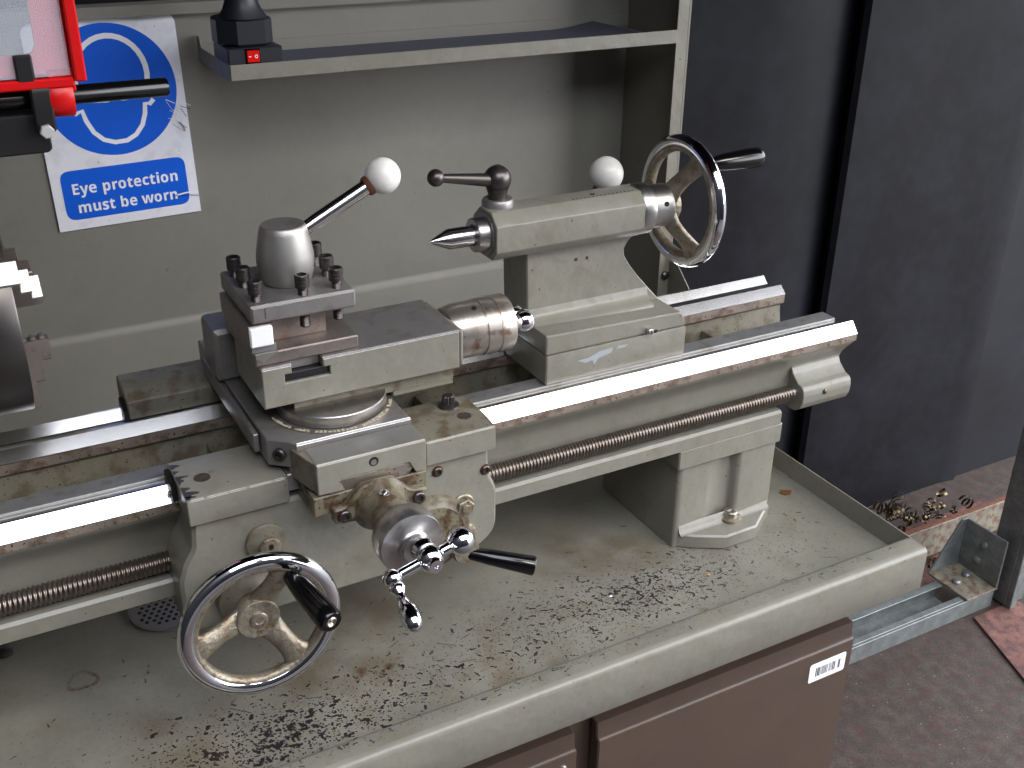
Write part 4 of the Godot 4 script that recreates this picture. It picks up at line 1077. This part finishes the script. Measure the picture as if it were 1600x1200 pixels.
func build_guard() -> void:
	var t := thing("chuck_guard", "raised clear chuck guard in a red frame on a black bar", "chuck guard", Vector3(-0.55, 0.69, -0.15))
	var Z := -0.15
	lao("pivot_bar", [0.0, 0.0, 0.0080, 0.0, 0.0097, 0.0025, 0.0097, 0.6, 0.0, 0.6], Vector3(-0.3510, 0.6945, Z), Vector3.LEFT, M.black, t, 32)
	lao("red_collar", [0.0100, 0.0, 0.0200, 0.0, 0.0208, 0.001, 0.0208, 0.0230, 0.0200, 0.0240, 0.0100, 0.0240], Vector3(-0.4480, 0.6945, Z), Vector3.LEFT, M.red, t, 36)
	bxo("collar_tab", [-0.4690, -0.4440, 0.7000, 0.7230, Z + 0.004, Z + 0.0130], M.red, t, 0.002)
	var m := MB.new()
	prism(m, P2([Z - 0.022, 0.663, Z + 0.0205, 0.663, Z + 0.0205, 0.706, Z + 0.008, 0.7185, Z - 0.015, 0.7185, Z - 0.022, 0.71]), "x", -0.4890, -0.4695, 0.002, 0.003, 2)
	obj("bar_clamp", m, M.black_matt, t)
	m = MB.new()
	prism(m, P2([-0.75, 0.6405, -0.4800, 0.6405, -0.4760, 0.6440, -0.4760, 0.6800, -0.75, 0.6800]), "z", Z - 0.03, Z + 0.010, 0.002, 0.002, 2)
	obj("bracket_block", m, M.black_matt, t)
	m = MB.new()
	var hx := PackedVector2Array()
	for k in 6:
		var a := deg_to_rad(10.0 + 60.0 * k)
		hx.append(Vector2(-0.4800 + cos(a) * 0.0072, 0.6655 + sin(a) * 0.0072))
	prism(m, hx, "z", Z + 0.0205, Z + 0.0285, 0.001)
	obj("clamp_bolt", m, M.zinc, t)
	# shield: clear sheet on a red angle frame
	var F := Z + 0.012
	bxo("frame_side", [-0.4450, -0.4335, 0.7110, 1.02, F - 0.010, F + 0.010], M.red, t, 0.002)
	bxo("frame_side", [-0.4585, -0.4450, 0.7150, 1.02, F - 0.010, F - 0.004], M.red, t, 0.001)
	bxo("frame_bottom", [-0.80, -0.4455, 0.7060, 0.7155, F - 0.010, F + 0.008], M.red, t, 0.002)
	m = MB.new()
	prism(m, P2([-0.80, 0.7170, -0.4475, 0.7170, -0.4475, 1.02, -0.80, 1.02]), "z", F + 0.0012, F + 0.0040, 0.0006)
	obj("clear_sheet", m, M.acrylic, t)
	# pink border, the red frame seen through the sheet
	m = MB.new()
	prism(m, P2([-0.80, 0.7190, -0.4490, 0.7190, -0.4490, 1.018, -0.4760, 1.018, -0.4760, 0.7480, -0.4790, 0.7420, -0.4850, 0.7390, -0.80, 0.7390]), "z", F - 0.0030, F - 0.0005, 0.0004)
	obj("frame_flange", m, M.red_wash, t)
	bxo("sheet_clip", [-0.4985, -0.4815, 0.7120, 0.7400, F - 0.004, F + 0.0075], M.black_matt, t, 0.0022)

func build_sign() -> void:
	var t := thing("safety_sign", "blue and white eye protection sign on the splash back", "sign", Vector3(-0.3400, 0.5560, -0.6085))
	t.rotation.z = deg_to_rad(1.1)
	var zf := 0.0012
	var m := MB.new()
	var w := 0.104
	prism(m, P2([-w, -0.1475, w, -0.1475, w, 0.1360, w - 0.003, 0.1430, w - 0.0110, 0.1475, -w + 0.0110, 0.1475, -w + 0.003, 0.1430, -w, 0.1360]), "z", -0.0008, 0.0008, 0.0002)
	t_obj("sign_board", m, M.sign_white, t)
	m = MB.new()
	lathe(m, P2([0.0930, -0.0002, 0.0930, zf, 0.0, zf]), Transform3D(Basis(Vector3.RIGHT, Vector3(0, 0, 1), Vector3.UP), Vector3(0.0005, 0.0485, 0)), 72)
	t_obj("blue_disc", m, M.blue, t)
	m = MB.new()
	prism(m, rounded(P2([-0.0900, -0.1325, 0.0895, -0.1325, 0.0895, -0.0590, -0.0900, -0.0590]), 0.014, 4), "z", 0.0002, zf, 0.0001)
	t_obj("text_panel", m, M.blue, t)
	# head outline: crown, ear bumps, jaw (a thin raised stroke)
	var crown := []
	for k in 19:
		var a := deg_to_rad(-12.0 + k * 204.0 / 18.0)
		crown.append(Vector2(0.0045 + cos(a) * 0.0500, 0.0690 + sin(a) * 0.0550))
	stroke("head_outline", crown, 0.0075, t, zf)
	var jaw := [Vector2(-0.0600, 0.0270), Vector2(-0.0520, 0.0205), Vector2(-0.0430, 0.0240), Vector2(-0.0400, 0.0100), Vector2(-0.0320, -0.0080), Vector2(-0.0200, -0.0200), Vector2(-0.0050, -0.0255), Vector2(0.0120, -0.0250), Vector2(0.0260, -0.0180), Vector2(0.0370, -0.0050), Vector2(0.0430, 0.0110), Vector2(0.0450, 0.0250), Vector2(0.0520, 0.0240), Vector2(0.0580, 0.0300)]
	stroke("head_outline", jaw, 0.0065, t, zf)
	m = MB.new()
	prism(m, rounded(P2([-0.0560, 0.0560, 0.0620, 0.0560, 0.0640, 0.0450, 0.0480, 0.0350, 0.0120, 0.0320, 0.0040, 0.0400, -0.0040, 0.0320, -0.0400, 0.0350, -0.0560, 0.0450]), 0.004, 2), "z", 0.0010, 0.0017, 0.0)
	t_obj("goggles", m, M.white_print, t)
	m = MB.new()
	prism(m, rounded(P2([-0.0420, 0.0505, 0.0480, 0.0505, 0.0420, 0.0390, 0.0120, 0.0385, 0.0040, 0.0450, -0.0040, 0.0385, -0.0360, 0.0390]), 0.003, 2), "z", 0.0014, 0.0020, 0.0)
	t_obj("goggle_lens", m, M.blue, t)
	var rng := RandomNumberGenerator.new()
	rng.seed = 12
	for k in 14:
		var c := Vector2(0.072 + rng.randf() * 0.026, 0.028 - rng.randf() * 0.038)
		var e := c + Vector2(rng.randf_range(0.006, 0.018), rng.randf_range(-0.016, -0.004))
		stroke("scratch", [c, e], rng.randf_range(0.0004, 0.0010), t, zf + 0.0002 + k * 0.00002, M.white_print if k % 3 else M.sign_shadow)
	stroke("tear", [Vector2(0.068, -0.1175), Vector2(0.086, -0.1150), Vector2(0.1035, -0.1165)], 0.0022, t, zf + 0.0004, M.white_print)
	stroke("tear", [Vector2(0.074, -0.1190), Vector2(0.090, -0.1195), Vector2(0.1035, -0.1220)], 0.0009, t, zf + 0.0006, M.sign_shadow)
	var fnt := SystemFont.new()
	fnt.font_names = PackedStringArray(["Droid Sans"])
	fnt.font_weight = 700
	for q in [["Eye protection", -0.0870], ["must be worn", -0.1150]]:
		var tm := TextMesh.new()
		tm.text = q[0]
		tm.font = fnt
		tm.font_size = 64
		tm.pixel_size = 0.000345
		tm.depth = 0.0006
		tm.curve_step = 1.5
		tm.material = M.white_print
		var mi := MeshInstance3D.new()
		mi.mesh = tm
		mi.name = number(t, "lettering")
		t.add_child(mi)
		mi.position = Vector3(-0.0005, q[1], 0.0016)

# parts in the sign's own axes
func t_obj(called: String, m: MB, mt: Material, parent: Node) -> MeshInstance3D:
	var arr := []
	arr.resize(Mesh.ARRAY_MAX)
	arr[Mesh.ARRAY_VERTEX] = m.v
	arr[Mesh.ARRAY_NORMAL] = m.n
	arr[Mesh.ARRAY_TEX_UV] = m.uv
	arr[Mesh.ARRAY_INDEX] = m.ix
	var am := ArrayMesh.new()
	am.add_surface_from_arrays(Mesh.PRIMITIVE_TRIANGLES, arr)
	am.surface_set_material(0, mt)
	var o := MeshInstance3D.new()
	o.mesh = am
	o.name = number(parent, called)
	parent.add_child(o)
	return o

func stroke(called: String, pts: Array, w: float, t: Node, z: float, mt: Material = null) -> void:
	var l := PackedVector2Array()
	var r := PackedVector2Array()
	for i in pts.size():
		var d: Vector2 = (pts[mini(i + 1, pts.size() - 1)] - pts[maxi(i - 1, 0)]).normalized()
		var n := Vector2(-d.y, d.x) * w * 0.5
		l.append(pts[i] + n)
		r.append(pts[i] - n)
	var m := MB.new()
	for i in pts.size() - 1:
		m.face(Vector3(l[i].x, l[i].y, z + 0.0003), Vector3(l[i + 1].x, l[i + 1].y, z + 0.0003), Vector3(r[i + 1].x, r[i + 1].y, z + 0.0003), Vector3(r[i].x, r[i].y, z + 0.0003), Vector3.BACK)
	t_obj(called, m, mt if mt else M.white_print, t)

func build_lamp() -> void:
	var t := thing("machine_lamp", "black lamp base with red rocker switch on the shelf", "lamp", Vector3(-0.172, 0.642, -0.46))
	bxo("base_plate", [-0.2095, -0.1340, 0.6425, 0.6775, -0.515, -0.4405], M.plastic, t, 0.002)
	pro("pedestal", [-0.2140, -0.5000, -0.1960, -0.5180, -0.1560, -0.5180, -0.1400, -0.5020, -0.1400, -0.4620, -0.1540, -0.4480, -0.1920, -0.4480, -0.2140, -0.4700], "y", 0.6780, 0.7140, M.plastic, t, 0.003, 0.0, 3, 0.97)
	lao("stem_boot", [0.0330, 0.0, 0.0260, 0.010, 0.0215, 0.022, 0.0200, 0.034, 0.0200, 0.20, 0.0, 0.20], Vector3(-0.1755, 0.7135, -0.4760), Vector3.UP, M.plastic, t, 36)
	bxo("switch_bezel", [-0.1865, -0.1655, 0.6570, 0.6765, -0.4410, -0.4395], M.black, t, 0.0008)
	var sw := bxo("rocker_switch", [-0.1845, -0.1675, 0.6590, 0.6745, -0.4400, -0.4370], M.red_switch, t, 0.001)
	bxo("switch_mark", [-0.1825, -0.1790, 0.6664, 0.6674, -0.4372, -0.4367], M.white_print, sw, 0.0)
	lao("switch_mark", [0.0022, 0.0, 0.0022, 0.0004, 0.0013, 0.0004], Vector3(-0.1720, 0.6668, -0.4370), Vector3.BACK, M.white_print, sw, 20)

func build_corner() -> void:
	var t := thing("frame_upright", "galvanised steel frame post with gusset foot at right edge", "post", Vector3(1.50, -0.75, -0.28))
	# box post just inside the right edge of the view, channel along the floor
	bxo("post", [1.515, 1.580, -0.742, 1.2, -0.325, -0.255], M.galv, t, 0.003)
	bxo("post_edge", [1.5145, 1.5350, -0.742, 1.2, -0.2546, -0.2400], M.galv, t, 0.002)
	pro("base_plate", [1.3950, -0.400, 1.500, -0.400, 1.500, -0.275, 1.3950, -0.275], "y", -0.700, -0.694, M.old_bar, t, 0.001)
	pro("gusset", [1.3950, -0.692, 1.4980, -0.692, 1.4980, -0.560, 1.4780, -0.560], "z", -0.400, -0.394, M.galv, t, 0.001)
	bxo("gusset_back", [1.492, 1.4985, -0.692, -0.560, -0.393, -0.275], M.galv, t, 0.001)
	for q in [Vector3(1.425, -0.694, -0.335), Vector3(1.470, -0.694, -0.345)]:
		lao("anchor_bolt", [0.010, 0, 0.010, 0.006, 0.006, 0.010, 0, 0.010], q, Vector3.UP, M.galv, t, 16)
	for q in [Vector3(1.4918, -0.60, -0.33), Vector3(1.4918, -0.65, -0.34)]:
		lao("anchor_bolt", [0.009, 0, 0.009, 0.006, 0.005, 0.009, 0, 0.009], q, Vector3.LEFT, M.galv, t, 16)
	var c := thing("floor_channel", "galvanised steel channel lying along the floor right of the tray", "channel", Vector3(1.2, -0.75, -0.32))
	bxo("channel_web", [0.70, 1.4940, -0.7495, -0.702, -0.284, -0.278], M.galv, c, 0.001)
	bxo("channel_flange", [0.70, 1.3940, -0.7045, -0.700, -0.300, -0.2842], M.galv, c, 0.001)
	bxo("channel_web", [0.70, 1.3940, -0.7495, -0.702, -0.372, -0.366], M.galv, c, 0.001)
	bxo("channel_flange", [0.70, 1.3940, -0.7045, -0.700, -0.3658, -0.350], M.galv, c, 0.001)
	bxo("channel_floor", [0.70, 1.3940, -0.7495, -0.7455, -0.3658, -0.2842], M.galv, c, 0.0)
	# old flat bar on edge
	var b := thing("flat_bar", "old rust edged steel bar standing on edge by the container wall", "steel bar", Vector3(1.55, -0.75, -0.48))
	pro("bar_face", [1.10, -0.735, 1.800, -0.735, 1.800, -0.640, 1.10, -0.640], "z", -0.500, -0.485, M.old_bar, b, 0.002)
	bxo("bar_top_edge", [1.10, 1.800, -0.6398, -0.6360, -0.500, -0.486], M.old_rust, b, 0.001)
	# planks
	for q in [[[1.415, -0.262, 1.565, -0.262, 1.545, 0.35, 1.19, 0.35], "worn reddish wooden floor plank in front of the galvanised post", -0.7495], [[1.00, -0.62, 1.85, -0.62, 1.85, -0.405, 1.00, -0.405], "worn dark red floor board between channel and steel bar", -0.7495]]:
		var p := MB.new()
		prism(p, P2(q[0]), "y", q[2], q[2] + 0.006, 0.001)
		tag(obj("floor_plank", p, M.plank), q[1], "plank", "")
	# curled turnings behind the bar
	var rng := RandomNumberGenerator.new()
	rng.seed = 77
	var m := MB.new()
	for k in 46:
		var cx := 1.52 + rng.randfn() * 0.12
		var cz := -0.56 - absf(rng.randfn()) * 0.04
		var cy := -0.74 + rng.randf() * 0.11
		if k > 40:
			cx = rng.randf_range(1.50, 1.66)
			cz = -0.455
			cy = -0.738
		var d := Vector3(rng.randf_range(-1, 1), rng.randf_range(-0.4, 0.4), rng.randf_range(-1, 1)).normalized()
		var B := ax(Vector3(cx, cy, cz), d)
		var rr := rng.randf_range(0.008, 0.02)
		var prev: Array = []
		var turns := rng.randi_range(8, 26)
		for i in turns:
			var an := i * 0.55
			var r0 := Vector3(cos(an) * rr, i * 0.0011, sin(an) * rr)
			var nn := Vector3(cos(an), 0, sin(an))
			var cur := [m.vert(B * r0, B.basis * nn), m.vert(B * (r0 + Vector3(0, 0.007, 0)), B.basis * nn)]
			if i > 0:
				m.quad(prev[0], prev[1], cur[1], cur[0])
			prev = cur
	var sw := obj("metal_swarf", m, M.swarf)
	sw.set_meta("kind", "stuff")
	tag(sw, "curled metal turnings heaped on the floor behind the old bar", "swarf")
